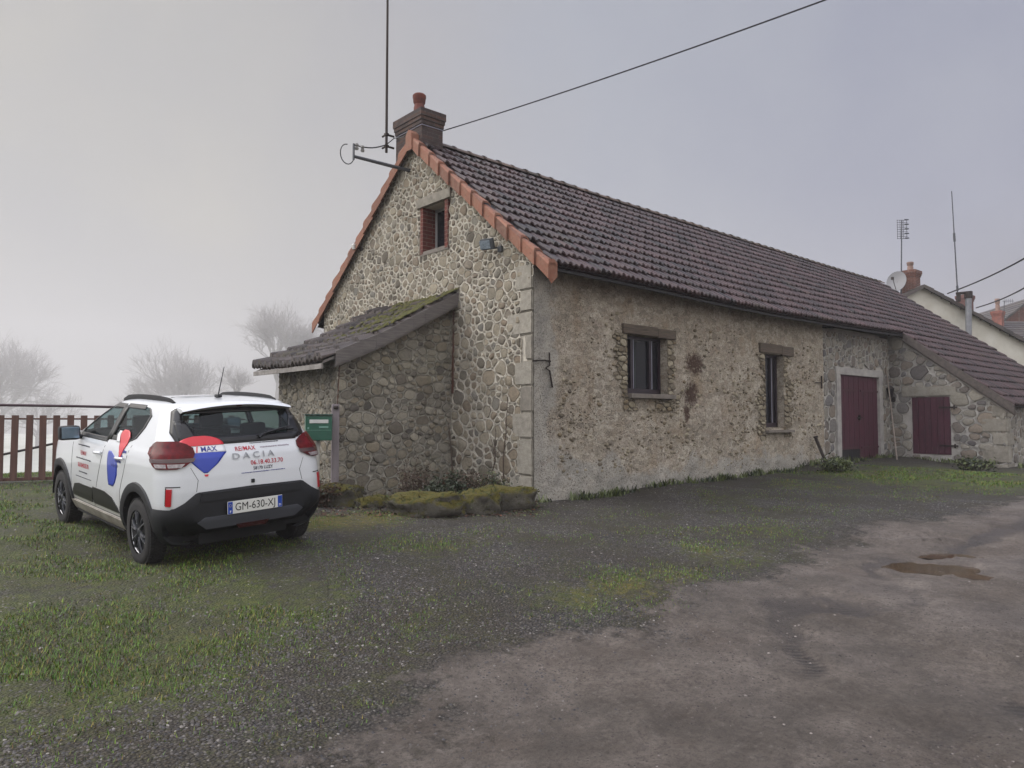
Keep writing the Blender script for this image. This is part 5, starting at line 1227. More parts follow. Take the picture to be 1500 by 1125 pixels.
mb.add(vs_, F_); mb.build('dish', simple('dish_grey', rgb(120, 120, 124), None, 1, .5), t, smooth=50)
mb = MB(); mb.tube([dc - db * .4, dc + dn * .42], .015, 5); mb.rbox(tuple(dc + dn * .45), (.1, .1, .12), .02); mb.tube([dc, dep(1322, 420, 31.4)], .025, 5); mb.build('feed_arm', IRON, t)
# aerials
def aerial(px, ytop, ybot, d, label, kind):
    b, e = dep(px[1], ybot, d), dep(px[0], ytop, d); t = empty('television_aerial' if kind else 'whip_antenna', tuple(b), label, 'aerial' if kind else 'antenna')
    mb = MB(); mb.tube([b, lerp(b, e, .5), e], [.032, .026, .02], 6); mb.build('mast', GALV, t)
    if kind == 1:      # panel aerial: two grids of dipoles
        mb = MB()
        for k in range(9):
            z_ = e + np.array([0, 0, -.02 - k * .1]); mb.tube([z_ - RT * .22, z_ + RT * .24], .011, 4)
            if k % 2 == 0: mb.tube([z_ + RT * .05 - FW * .12, z_ + RT * .22 - FW * .12], .028, 5)
        for s_ in (-.2, -.08, .06, .2): mb.tube([e + RT * s_, e + RT * s_ + np.array([0, 0, -.84])], .01, 4)
        mb.build('grid', GALV, t)
    elif kind == 2:
        mb = MB(); mb.tube([e - RT * .1, e + RT * .6], .02, 5)
        for k in range(5): c_ = e + RT * (.05 + .12 * k); mb.tube([c_ - np.array([0, 0, .14]), c_ + np.array([0, 0, .14])], .012, 4)
        mb.build('elements', GALV, t)
    else: mb = MB(); mb.tube([lerp(b, e, .52), lerp(b, e, .60)], .05, 6); mb.tube([lerp(b, e, .05), lerp(b, e, .1)], .05, 6); mb.build('joint', GALV, t)
aerial((1321, 1320), 322, 432, 31.4, 'panel television aerial on a thin mast above the brick chimney', 1)
aerial((1394, 1403), 280, 434, 34, 'very tall thin whip antenna rising behind the cream house roof', 0)
aerial((1471, 1471), 441, 478, 46, 'small aerial left of the brick gable at the right edge', 2)
ap2 = dep(1512, 436, 48); nb2 = nb_house(ap2, (nd[0] * .2 - nd[1], nd[1] * .2 + nd[0]), 9, nd, 4.5, .75, 4, BRICK_RED, SLATE, 'red brick gabled house cut by the right edge of the picture')
ap3 = dep(1440, 472, 44); nb3 = nb_house(ap3, nd, 9, (nd[1], -nd[0]), 3.4, .7, 4, simple('grey_render', rgb(150, 144, 136), None, 2, .9), SLATE, 'dark roofed far house between cream gable and brick gable')
nb_chimney(1453, 1470, 456, 486, 43.6, nb3, simple('dusky_brick', rgb(150, 92, 78), rgb(110, 76, 70), 7, .9), .75)
for (pa, pb, lab) in (((1388, 430, 30.5), (1500, 367, 22), 'thick dark cable rising from the cream house roof to the right edge'), ((1430, 451, 34), (1500, 412, 26), 'lower dark cable behind the cream house at the right edge')):
    a, b = dep(*pa), dep(*pb); b = a + (b - a) * 1.8; mb = MB(); mb.tube([lerp(a, b, k / 12) - np.array([0, 0, .25 * math.sin(PI * k / 12)]) for k in range(13)], .028, 5); tag(mb.build('overhead_cable', CABLE), lab, 'cable', 'overhead cables at the right edge')

# ------------------------------------------------------------------ bare trees in the fog
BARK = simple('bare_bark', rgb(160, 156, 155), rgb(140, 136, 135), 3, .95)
def tree(px, ytop, ybase, d, spread, label, seed, lv=6):
    c = dep(px, ybase, d); h = (ybase - ytop) / FPX * d; zg = gz(c[0], c[1]); zb = min(zg, c[2]); H = dep(px, ytop, d)[2] - zg
    rn = random.Random(seed); root = empty('bare_tree', (c[0], c[1], zg), label, 'tree', 'bare trees in the fog'); tr_, cr = MB(), MB()
    def br(p, dr, l_, r, k):
        q_ = p + dr * l_; mid = lerp(p, q_, .5) + Vector((rn.gauss(0, 1), rn.gauss(0, 1), rn.gauss(0, 1))) * l_ * .05
        (tr_ if k < 2 else cr).tube([p, mid, q_], [r, r * .85, r * .68], 5 if k < 3 else 3, cap=False)
        if k >= lv: return
        for i in range(3 if k else 6):
            ax = Vector((rn.gauss(0, 1), rn.gauss(0, 1), rn.gauss(0, 1))).cross(dr).normalized(); a_ = rn.uniform(.25, .8) * spread
            nd_ = (Matrix.Rotation(a_, 3, ax) @ dr + Vector((0, 0, .10))).normalized(); br(lerp(p, q_, rn.uniform(.6, 1)), nd_, l_ * rn.uniform(.66, .95), r * .6, k + 1)
    br(Vector((c[0], c[1], zg)), Vector((rn.uniform(-.05, .05), rn.uniform(-.05, .05), 1)).normalized(), H * .15, H * .018, 0)
    zmax = max(p[2] for p in cr.v); ks = H / (zmax - zg)
    for m_b in (tr_, cr): m_b.v = [(c[0] + (x - c[0]) * ks, c[1] + (y - c[1]) * ks, zg + (z - zg) * ks) for x, y, z in m_b.v]
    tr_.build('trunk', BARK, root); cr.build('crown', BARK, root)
for a in ((262, 484, 640, 265, .95, 'rounded bare tree faint in the fog above the car roof', 1), (405, 432, 650, 235, 1.05, 'large bare tree in the fog left of the lean-to roof', 2), (-12, 470, 650, 255, 1.0, 'bare tree in the fog cut by the left edge', 3),
          (345, 520, 640, 250, 1.0, 'smaller bare tree between the rounded one and the large one in fog', 4), (455, 450, 650, 250, 1.0, 'bare tree in the fog half hidden behind the farmhouse gable', 5), (55, 560, 640, 280, 1.1, 'low bare tree in the fog right of the one cut by the left edge', 6), (190, 560, 640, 290, 1.1, 'low faint bare tree in the fog left of the rounded one', 7)): tree(*a, lv=6 if a[6] > 3 else 7)

# ------------------------------------------------------------------ the car (x forward, y left, z up, origin on the ground under the rear axle)
car = empty('parked_car', (-4.5478, -.4298, -.0798), 'small white hatchback with balloon stickers and black bumper parked on the grass', 'car', rot=(-.0525, -.0523, 1.6468))
PT = NT('white_car_paint'); dz_ = PT.math('SUBTRACT', 1.0, PT.fr(PT.math('ADD', PT.sep()[2], PT.math('MULTIPLY', PT.math('SUBTRACT', PT.noise(6, 6, .7), .5), .35)), .34, .62))
PT.col(PT.mix(PT.math('MULTIPLY', dz_, .55), rgb(214, 217, 221), rgb(150, 142, 128))).set(Roughness=.28, Coat_Weight=.8, Coat_Roughness=.05); PAINT = PT.mat
BLACKP = simple('black_bumper_plastic', rgb(23, 25, 31), rgb(17, 18, 23), 30, .6, bump=.15, bscale=200, bdist=.001)
RUBBER = simple('tyre_rubber', rgb(30, 30, 32), rgb(42, 40, 40), 12, .85, bump=.2)
SEAM = simple('panel_gap', rgb(20, 20, 22), None, 1, .8)
GLOSSB = simple('gloss_black_trim', rgb(14, 14, 18), None, 1, .35)
SILVER = simple('silver_trim', rgb(150, 152, 156), None, 1, .35, .6)
SKIDM = simple('grey_skid', rgb(84, 86, 94), None, 1, .45, .2)
REDL = simple('red_lens', rgb(104, 4, 14), rgb(62, 3, 9), 16, .22); REDL.node_tree.nodes['Principled BSDF'].inputs['Specular IOR Level'].default_value = .22
REDL2 = simple('dark_red_lens', rgb(70, 4, 12), rgb(40, 4, 8), 24, .12, coat=1)
CLEARL = simple('clear_lens', rgb(170, 160, 160), rgb(120, 110, 114), 40, .1, coat=1)
REFL = simple('red_reflector', rgb(176, 10, 28), None, 1, .3, coat=.5)
BLUE = simple('sticker_blue', rgb(12, 52, 168), None, 1, .35, coat=.4); RED = simple('sticker_red', rgb(206, 22, 42), None, 1, .35, coat=.4); WHITE = simple('sticker_white', rgb(228, 230, 232), None, 1, .35, coat=.4)
INK_B = simple('ink_blue', rgb(28, 44, 130), None, 1, .5); INK_R = simple('ink_red', rgb(176, 20, 44), None, 1, .5); INK_D = simple('ink_dark', rgb(40, 42, 60), None, 1, .5)
SEAT = simple('dark_seat_fabric', rgb(44, 46, 50), rgb(34, 36, 40), 20, .9)
zs_ = [.20, .26, .34, .45, .58, .70, .82, .92, .98, 1.02, 1.06, 1.12, 1.20, 1.28, 1.35, 1.40, 1.435, 1.46, 1.475, 1.485]
w_ = [.66, .73, .765, .785, .79, .79, .787, .782, .774, .762, .742, .718, .685, .650, .618, .592, .565, .51, .42, .25]
xr_ = [-.42, -.52, -.585, -.625, -.64, -.635, -.62, -.60, -.585, -.565, -.54, -.505, -.455, -.405, -.36, -.33, -.30, -.20, .0, .25]
xf_ = [2.78, 2.92, 3.02, 3.08, 3.10, 3.10, 3.07, 3.02, 2.95, 2.80, 2.30, 2.14, 1.98, 1.80, 1.62, 1.48, 1.36, 1.20, 1.00, .75]
NQ = 16; 
def params(z): return [float(np.interp(z, zs_, a)) for a in (w_, xr_, xf_)]
def outl(z, N=64):
    """left half outline from rear centre to front centre: params 0..4"""
    w, xr, xf = params(z); cr, cf = .26, .55; cy_ = min(.20, w * .5); pts = []
    bow = .045; side = lambda x: w * (1 - .020 * ((x - 1.0) / 1.9) ** 2)
    n = N // 4
    wr = side(xr + cr)
    for i in range(n): y = (wr - cy_) * i / n; pts.append((xr + bow * (y / w) ** 2, y))
    xs0 = xr + bow * ((wr - cy_) / w) ** 2
    for i in range(n):
        a = PI / 2 * i / n; pts.append((xs0 + (cr - (xs0 - xr)) * (1 - math.cos(a)), wr - cy_ + cy_ * math.sin(a)))
    x0 = xr + cr; x1 = xf - cf
    for i in range(n): x = lerp(x0, x1, i / n); pts.append((x, side(x)))
    wf = side(x1)
    for i in range(n + 1): a = PI / 2 * i / n; pts.append((x1 + cf * math.sin(a), wf * math.cos(a) ** .55 if i < n else 0))
    return pts
def P_wrap(t, z, off=0.0, flip=1):
    """t: 0 rear centre ..1 corner start ..2 corner end ..3 side end ..4 front"""
    def pt(t, z):
        o = outl(z); f = np.clip(t, 0, 3.999) / 4 * (len(o) - 1); i = int(f); k = f - i; a, b = o[i], o[min(i + 1, len(o) - 1)]; return Vector((lerp(a[0], b[0], k), lerp(a[1], b[1], k), z))
    p = pt(t, z); du = pt(t + .02, z) - pt(max(t - .02, 0), z); dz = pt(t, min(z + .01, 1.484)) - pt(t, max(z - .01, .2)); n = dz.cross(du)
    n = n.normalized() if n.length > 0 else Vector((-1, 0, 0))
    if n.x * (-1 if t < 1.5 else 0) + n.y < 0 and not (t < .05): n = -n
    if t < .05 and n.x > 0: n = -n
    p = p + n * off; return Vector((p.x, p.y * flip, p.z))
def t_rear(y, z):
    o = outl(z); 
    for i in range(len(o) // 2): 
        if o[i + 1][1] >= y: return (i + (y - o[i][1]) / max(1e-6, o[i + 1][1] - o[i][1])) / (len(o) - 1) * 4
    return 2.0
def t_side(x, z):
    o = outl(z); k0 = len(o) // 4
    for i in range(k0, len(o) - 1):
        if o[i + 1][0] >= x: return (i + (x - o[i][0]) / max(1e-6, o[i + 1][0] - o[i][0])) / (len(o) - 1) * 4
    return 3.9
def S_rear(y, z, off=0.0): return P_wrap(t_rear(abs(y), z), z, off, -1 if y < 0 else 1)
def S_side(x, z, off=0.0, flip=1): return P_wrap(t_side(x, z), z, off, flip)
def S_t(t, z, off=0.0, flip=1): return P_wrap(t, z, off, flip)
def patch(mb, fn, rows, ncol, off, thick=.008, nrow=None, mi=None, invert=False):
    """rows: (z, a0, a1); builds a skin lying 'off' above the body with a rim back to it"""
    zz = [r[0] for r in rows]; nrow = nrow or max(4, len(rows) * 3); Z = np.linspace(zz[0], zz[-1], nrow)
    Z = np.array(sorted(set(np.round(list(Z) + zz, 5)))) ; nrow = len(Z)
    A0 = np.interp(Z, zz, [r[1] for r in rows]); A1 = np.interp(Z, zz, [r[2] for r in rows])
    vs_ = []
    for o_ in (off, off - thick):
        for i, z in enumerate(Z):
            for j in range(ncol + 1): vs_.append(tuple(fn(lerp(A0[i], A1[i], j / ncol), float(z), o_)))
    M_ = ncol + 1; Q = nrow * M_
    fs_ = [(i * M_ + j, i * M_ + j + 1, (i + 1) * M_ + j + 1, (i + 1) * M_ + j) for i in range(nrow - 1) for j in range(ncol)]
    rim = []
    for j in range(ncol): rim += [(j, Q + j, Q + j + 1, j + 1), ((nrow - 1) * M_ + j + 1, Q + (nrow - 1) * M_ + j + 1, Q + (nrow - 1) * M_ + j, (nrow - 1) * M_ + j)]
    for i in range(nrow - 1): rim += [((i + 1) * M_, Q + (i + 1) * M_, Q + i * M_, i * M_), (i * M_ + ncol, Q + i * M_ + ncol, Q + (i + 1) * M_ + ncol, (i + 1) * M_ + ncol)]
    return mb.add(vs_, fs_ + rim, mi)
def zrange(rows, z): 
    zz = [r[0] for r in rows]
    if z < zz[0] or z > zz[-1]: return None
    return np.interp(z, zz, [r[1] for r in rows]), np.interp(z, zz, [r[2] for r in rows])
# openings
REARG = [(1.10, -.50, .50), (1.13, -.585, .585), (1.20, -.60, .60), (1.38, -.535, .535), (1.405, -.50, .50)]
SIDE_F = [(1.055, .90, 1.86), (1.10, .885, 1.80), (1.25, .84, 1.50), (1.37, .81, 1.25), (1.40, .80, 1.14)]
SIDE_R = [(1.085, .33, .84), (1.12, .20, .825), (1.22, .10, .80), (1.33, .06, .765), (1.39, .16, .745), (1.405, .30, .74)]
WSH = [(1.085, 3.15, 4), (1.40, 3.15, 4)]
AR = .375
def in_arch(x, z, r=AR): return math.hypot(x, z - .30) < r or math.hypot(x - 2.423, z - .30) < r
zl_ = sorted(set([round(float(z), 4) for z in list(np.arange(.20, 1.40, .016)) + list(np.arange(1.40, 1.4851, .009)) + [1.4849]]))
mb = MB(); NT_ = 240; vs_ = []
tt = np.concatenate([np.linspace(0, 1, 40), np.linspace(1, 2, 22)[1:], np.linspace(2, 3, 90)[1:], np.linspace(3, 4, 40)[1:]])
grid = [[P_wrap(float(t), z) for t in tt] for z in zl_]
for fl in (1, -1):
    b0 = len(vs_)
    for row in grid: vs_ += [(p.x, p.y * fl, p.z) for p in row]
K = len(tt); fs_ = []; R0 = len(zl_) * K
for fl in (0, 1):
    for i in range(len(zl_) - 1):
        for j in range(K - 1):
            p = (grid[i][j] + grid[i + 1][j + 1]) / 2; t = (tt[j] + tt[j + 1]) / 2
            if 1.2 < t < 3.9 and p.y > .5 and in_arch(p.x, p.z): continue
            if t < 1.98 and p.z < .555: continue
            if t < 1.8:
                r = zrange(REARG, p.z)
                if r and abs(p.y) < r[1]: continue
            if 1.3 < t < 3.2 and p.z > 1.03:
                hit = False
                for rows in (SIDE_F, SIDE_R):
                    r = zrange(rows, p.z)
                    if r and r[0] < p.x < r[1]: hit = True
                if hit: continue
            if t > 3.2 and 1.085 < p.z < 1.40: continue
            q_ = (i * K + j, i * K + j + 1, (i + 1) * K + j + 1, (i + 1) * K + j)
            fs_.append(tuple(R0 * fl + k for k in (q_ if fl else q_[::-1])))
top = (len(zl_) - 1) * K
for j in range(K - 1): fs_.append((top + j, top + j + 1, R0 + top + j + 1, R0 + top + j))
mb.add(vs_, fs_); body = mb.build('body', PAINT, car, smooth=35, local=True)
mb = MB(); mb.bbox((-.4, -.70, .24), (2.9, .70, .34)); mb.bbox((.48, -.74, .22), (1.95, .74, .30)); mb.bbox((-.45, -.42, .2), (-.1, .42, .4)); mb.tube([(.0, -.6, .3), (0, .6, .3)], .05, 8); mb.tube([(2.423, -.6, .3), (2.423, .6, .3)], .04, 8)
for xc in (0, 2.423):
    for s_ in (-1, 1):   # wheel housings
        N = 18; vv = []
        for y in (s_ * .42, s_ * .775): vv += [(xc + (AR + .01) * math.cos(PI * i / N), y, .30 + (AR + .01) * math.sin(PI * i / N)) for i in range(N + 1)]
        mb.add(vv, [(i, i + 1, N + 2 + i, N + 1 + i) for i in range(N)] + [tuple(range(N + 1))])
mb.build('underbody', simple('underbody_black', rgb(20, 20, 22), None, 1, .9), car, local=True)
def glass(rows, fn, nc, name='window_pane', off=-.004):
    mb = MB(); patch(mb, fn, rows, nc, off, .004); return mb.build(name, CARGLASS, car, smooth='all', local=True)
rg_ = glass(REARG, S_rear, 24, 'rear_window')
def frame_strip(mb, rows, fn, wd, off, nc=2, zpad=.0):
    """dark border inside/outside of an opening"""
    z0, z1 = rows[0][0], rows[-1][0]
    for sgn, k in ((1, 1), (-1, 2)):
        patch(mb, fn, [(r[0], (r[k] - wd * .35 if sgn > 0 else r[k] - wd * .65), (r[k] + wd * .65 if sgn > 0 else r[k] + wd * .35)) for r in rows], nc, off, .01)
    patch(mb, fn, [(z0 - .012, rows[0][1], rows[0][2]), (z0 + wd * .7, rows[0][1], rows[0][2])], 24, off + .0006, .01); patch(mb, fn, [(z1 - wd * .6, rows[-1][1] - .02, rows[-1][2] + .02), (z1 + .014, rows[-1][1], rows[-1][2])], 24, off + .0006, .01)
mb = MB(); frame_strip(mb, REARG, S_rear, .075, .004, 3)
patch(mb, S_rear, [(1.13, -.585, -.42), (1.30, -.575, -.50)], 6, .0045, .004); patch(mb, S_rear, [(1.13, .42, .585), (1.30, .50, .575)], 6, .0045, .004); patch(mb, S_rear, [(1.10, -.50, .50), (1.145, -.58, .58)], 24, .005, .004)
mb.build('frit', GLOSSB, rg_, smooth='all', local=True)
for fl in (1, -1):
    fn = lambda x, z, o=0, fl=fl: S_side(x, z, o, fl)
    for rows, nm in ((SIDE_F, 'side_window'), (SIDE_R, 'side_window')):
        g_ = glass(rows, fn, 12, nm); mb = MB(); frame_strip(mb, rows, fn, .045, .004); mb.build('seal', GLOSSB, g_, smooth='all', local=True)
    mb = MB(); patch(mb, fn, [(1.07, .80, .94), (1.40, .72, .84)], 3, .0055, .01); patch(mb, fn, [(1.045, 1.72, 1.90), (1.12, 1.74, 1.82)], 3, .0055, .01); mb.build('pillar_trim', GLOSSB, car, smooth='all', local=True)
# windscreen
mb = MB(); rows = [(1.085, 3.15, 3.999), (1.40, 3.15, 3.999)]
for fl in (1, -1): patch(mb, lambda t, z, o=0, fl=fl: S_t(t, z, o, fl), rows, 10, -.003, .004)
mb.build('windscreen', CARGLASS, car, smooth='all', local=True)
# spoiler lip over the rear window
mb = MB(); N = 24; vv = []
for i in range(N + 1):
    y = lerp(-.52, .52, i / N); k = 1 - .35 * abs(y / .52) ** 3
    vv += [(-.20, y, 1.462 - .045 * (y / .55) ** 2), (-.355 - .02 * k, y, 1.450 - .055 * (y / .55) ** 2), (-.375 - .02 * k, y, 1.432 - .055 * (y / .55) ** 2), (-.33, y, 1.404 - .045 * (y / .55) ** 2)]
mb.add(vv, [(i * 4 + k, i * 4 + k + 1, i * 4 + 5 + k, i * 4 + 4 + k) for i in range(N) for k in range(3)] + [(0, 1, 2, 3), (N * 4 + 3, N * 4 + 2, N * 4 + 1, N * 4)])
mb.build('spoiler', PAINT, car, smooth=50, local=True)
mb = MB(); mb.rbox((-.372, 0, 1.425), (.02, .05, .02), .004); mb.build('brake_light', REDL2, car, local=True)
# rear bumper in black plastic, upper edge raised in the middle
BT = lambda y: float(np.interp(abs(y), [0, .50, .60, .68, .79], [.705, .695, .62, .575, .565]))
mb = MB(); vs_ = []; ts = np.linspace(0, 1.985, 44)
for fl in (1, -1):
    for t in ts:
        yv = P_wrap(t, .6).y; zt_ = BT(yv) if t < 1.4 else .565; zb_ = .215 if t < 1.2 else .24
        for k in range(9):
            z = lerp(zb_, zt_, k / 8); o_ = .016 if 0 < k < 8 else (.004 if k == 8 else .0); p = P_wrap(t, z, o_ - (.07 * sm(.5, .28, z) * (t < 1.6)) + (.018 * math.exp(-((z - .45) / .05) ** 2) if t < 1.0 else 0), fl); vs_.append(tuple(p))
n_ = len(ts)
for fl in (0, 1):
    for i in range(n_ - 1):
        for k in range(8):
            c_ = P_wrap(float(ts[i]), .4)
            pm = [vs_[fl * n_ * 9 + i * 9 + k], vs_[fl * n_ * 9 + (i + 1) * 9 + k + 1]]; cxm, czm = (pm[0][0] + pm[1][0]) / 2, (pm[0][2] + pm[1][2]) / 2
            if abs(pm[0][1]) > .6 and math.hypot(cxm, czm - .30) < AR: continue
            q_ = (i * 9 + k, i * 9 + k + 1, (i + 1) * 9 + k + 1, (i + 1) * 9 + k); b_ = fl * n_ * 9; mb.add([], [])
            mb.f.append(tuple(b_ + j for j in (q_ if not fl else q_[::-1]))); mb.m.append(0)
mb.v = vs_; bump = mb.build('rear_bumper', BLACKP, car, smooth=40, local=True)
mb = MB(); patch(mb, S_rear, [(.375, -.42, .42), (.44, -.50, .50), (.475, -.44, .44)], 24, .034, .02); mb.build('skid_plate', SKIDM, bump, smooth=30, local=True)
mb = MB(); patch(mb, S_rear, [(.345, -.13, .13), (.385, -.16, .16)], 8, .035, .01); mb.build('fog_lamp', REDL2, bump, local=True)
mb = MB(); patch(mb, S_rear, [(.615, -.48, .48), (.685, -.47, .47)], 24, .03, .02); mb.build('plate_recess', BLACKP, bump, smooth=30, local=True)
# arch cladding
for xc in (0, 2.423):
    for fl in (1, -1):
        mb = MB(); N = 30; vv = []
        for i in range(N + 1):
            a = lerp(math.radians(-12), math.radians(192), i / N)
            for (r, o_) in ((AR - .012, -.03), (AR - .01, .012), (AR + .03, .02), (AR + .068, .016), (AR + .075, .0)):
                x, z = xc + r * math.cos(a), max(.225, .30 + r * math.sin(a)); 
                p = P_wrap(t_side(max(x, -.48), z) if x > -.36 else max(1.0, t_side(max(x, -.6), z)), z, o_, fl); vv.append((p.x, p.y, p.z))
        fs_ = [(i * 5 + k, i * 5 + k + 1, (i + 1) * 5 + k + 1, (i + 1) * 5 + k) for i in range(N) for k in range(4)]
        mb.add(vv, fs_ if fl > 0 else [f[::-1] for f in fs_]); mb.build('arch_trim', BLACKP, car, smooth=50, local=True)
# sills and door trims, seams, handles
for fl in (1, -1):
    fn = lambda x, z, o=0, fl=fl: S_side(x, z, o, fl)
    mb = MB(); patch(mb, fn, [(.40, 1.27, 1.97), (.46, 1.255, 1.93), (.53, 1.24, 1.86), (.55, 1.24, 1.70)], 10, .008, .012); patch(mb, fn, [(.40, .48, 1.22), (.46, .52, 1.235), (.53, .66, 1.235), (.565, .86, 1.235)], 10, .008, .012); mb.build('door_trim', GLOSSB, car, smooth=30, local=True)
    mb = MB(); patch(mb, fn, [(.225, .42, 2.02), (.30, .42, 2.02), (.345, .42, 2.02)], 16, .02, .03); mb.build('sill', simple('dusty_sill', rgb(150, 146, 136), rgb(110, 104, 96), 6, .6), car, smooth=30, local=True)
    mb = MB()
    for rows in ([(.36, 1.242, 1.25), (1.06, .862, .868)], [(.36, 2.02, 2.028), (.62, 2.0, 2.008), (1.0, 1.93, 1.938)], [(.36, .44, .448), (.62, .43, .438), (.80, .33, .338), (1.06, .22, .228)]):
        if rows[0][1] == 1.242: rows = [(.36, 1.24, 1.248), (.9, 1.10, 1.108), (1.06, .90, .908)]; rows = [(.36, 1.20, 1.208), (1.06, 1.0, 1.008)]; rows = [(.36, 1.236, 1.244), (1.05, .880, .888)]
        patch(mb, fn, rows, 1, .0012, .002, nrow=14)
    patch(mb, fn, [(.358, .44, 2.03), (.364, .44, 2.03)], 20, .0015, .002); mb.build('door_seam', SEAM, car, local=True)
    for xh in (1.06, .42):
        mb = MB(); N = 10; pts_ = [S_side(xh + .10 * (k / N * 2 - 1), .925 - .004 * (k / N - .5), .012 + .026 * math.sin(PI * k / N), fl) for k in range(N + 1)]; mb.tube(pts_, .014, 8); mb.build('door_handle', PAINT, car, smooth=50, local=True)
# lamps
for fl in (1, -1):
    fn = lambda t, z, o=0, fl=fl: S_t(t, z, o, fl)
    lrows = [(.905, 1.22, 1.74), (.925, 1.02, 1.84), (.96, .92, 1.95), (1.02, .88, 2.02), (1.07, .93, 2.02), (1.10, 1.05, 1.96), (1.125, 1.28, 1.82)]
    mb = MB(); patch(mb, fn, lrows, 18, .020, .03, nrow=14); l_ = mb.build('tail_light', REDL, car, smooth=50, local=True)
    mb = MB(); patch(mb, fn, [(.915, 1.12, 1.42), (.945, 1.04, 1.44)], 6, .0235, .01); patch(mb, fn, [(.915, 1.46, 1.74), (.945, 1.48, 1.80)], 6, .0235, .01); mb.build('reversing_lens', CLEARL, l_, smooth=30, local=True)
    mb = MB(); patch(mb, fn, [(.955, .90, 1.95), (.985, .87, 2.0)], 14, .0225, .01); mb.build('dark_band', REDL2, l_, smooth=30, local=True)
    mb = MB(); patch(mb, fn, [(.595, 1.40, 1.53), (.74, 1.36, 1.50)], 4, .012, .02); mb.build('reflector', REFL, car, smooth=30, local=True)
    mb = MB(); patch(mb, fn, [(.752, 1.16, 1.52), (.760, 1.16, 1.54)], 8, .003, .006); patch(mb, fn, [(.60, 1.535, 1.56), (.75, 1.505, 1.53)], 2, .004, .006); mb.build('bumper_crease', SEAM, car, local=True)
    mb = MB(); patch(mb, fn, [(.70, .86, .866), (.80, .83, .836), (.91, .93, .936)], 1, .0015, .002, nrow=14); patch(mb, fn, [(1.12, .93, .936), (1.16, .955, .961), (1.40, .955, .961)], 1, .0015, .002, nrow=12); mb.build('tailgate_seam', SEAM, car, local=True)
# wheels
RIM = simple('dark_wheel_cover', rgb(58, 60, 66), None, 1, .4, .3); RIMS = simple('machined_edge', rgb(150, 150, 154), None, 1, .35, .6)
def wheel(x, s_):
    y = s_ * .70; w = empty_part = None
    mb = MB(); R_, wd = .298, .082
    prof = [(.195, -wd), (.24, -wd * 1.04), (.275, -wd * .98), (.291, -wd * .8), (R_, -wd * .45), (R_, wd * .45), (.291, wd * .8), (.275, wd * .98), (.24, wd * 1.04), (.195, wd)]
    mb.lathe(prof, (x, y, .30), 56, 'y')
    for k in range(56):    # tread blocks
        q_ = 2 * PI * k / 56
        for dy in (-.055, -.018, .02, .056):
            c_ = (x + R_ * math.cos(q_ + dy), y + dy, .30 + R_ * math.sin(q_ + dy)); mb.box(c_, (.012, .03, .021), Matrix.Rotation(-(q_ + dy), 3, 'Y'))
    ty = mb.build('tyre', RUBBER, car, smooth=40, local=True); ty.name = 'wheel'
    mb = MB(); mb.lathe([(.198, .05 * s_), (.19, .058 * s_), (.17, .03 * s_), (.06, .02 * s_), (0.001, .02 * s_)], (x, y, .30), 40, 'y'); mb.build('rim', simple('rim_black', rgb(26, 26, 30), None, 1, .5), ty, smooth=40, local=True)
    mb = MB()
    for k in range(6):
        for dd in (-.17, .17):
            a = 2 * PI * k / 6 + .3; r0, r1 = .045, .188; p0 = (x + r0 * math.cos(a), y + .062 * s_, .30 + r0 * math.sin(a)); p1 = (x + r1 * math.cos(a + dd), y + .060 * s_, .30 + r1 * math.sin(a + dd)); mb.tube([p0, lerp(np.array(p0), np.array(p1), .5) + np.array([0, .010 * s_, 0]), p1], [.017, .013, .014], 6)
    mb.lathe([(.0, .075 * s_), (.035, .072 * s_), (.05, .055 * s_)], (x, y, .30), 16, 'y'); mb.build('spokes', RIM, ty, smooth=50, local=True)
    mb = MB(); mb.lathe([(.190, .062 * s_), (.195, .068 * s_), (.202, .06 * s_)], (x, y, .30), 48, 'y')
    for k in range(6):
        a = 2 * PI * k / 6 + .3
        for dd in (-.17, .17):
            p0 = (x + .07 * math.cos(a + dd * .4), y + .079 * s_, .30 + .07 * math.sin(a + dd * .4)); p1 = (x + .18 * math.cos(a + dd), y + .073 * s_, .30 + .18 * math.sin(a + dd)); mb.tube([p0, p1], .0035, 4)
    mb.build('rim_edge', RIMS, ty, smooth=50, local=True)
for x in (0, 2.423):
    for s_ in (1, -1): wheel(x, s_)
# roof rails, antenna, mirrors, wiper
for s_ in (1, -1):
    mb = MB(); pts_ = []
    for k in range(15):
        f = k / 14; x = lerp(-.12, 1.18, f); zt_ = 1.452 + .045 * math.sin(PI * min(1, max(0, f)) ** 1) ** .35; pts_.append((x, s_ * (.49 - .01 * math.sin(PI * f)), zt_))
    N = len(pts_); vv = []; RAILM = simple('matt_black_rail', rgb(24, 24, 27), None, 1, .9)
    for (x, y, z) in pts_: vv += [(x, y - .014, z - .035), (x, y - .012, z + .004), (x, y, z + .012), (x, y + .014, z + .002), (x, y + .018, z - .035)]
    mb.add(vv, [(i * 5 + k, i * 5 + k + 1, i * 5 + 6 + k, i * 5 + 5 + k) for i in range(N - 1) for k in range(4)] + [(0, 1, 2, 3, 4), tuple((N - 1) * 5 + k for k in range(5))[::-1]]); mb.build('roof_rail', RAILM, car, smooth=50, local=True)
mb = MB(); mb.rbox((.08, 0.0, 1.495), (.09, .045, .03), .012); mb.tube([(.08, 0, 1.50), (-.06, -.0, 1.78)], [.006, .0035], 6); mb.build('antenna', BLACKP, car, smooth=40, local=True)
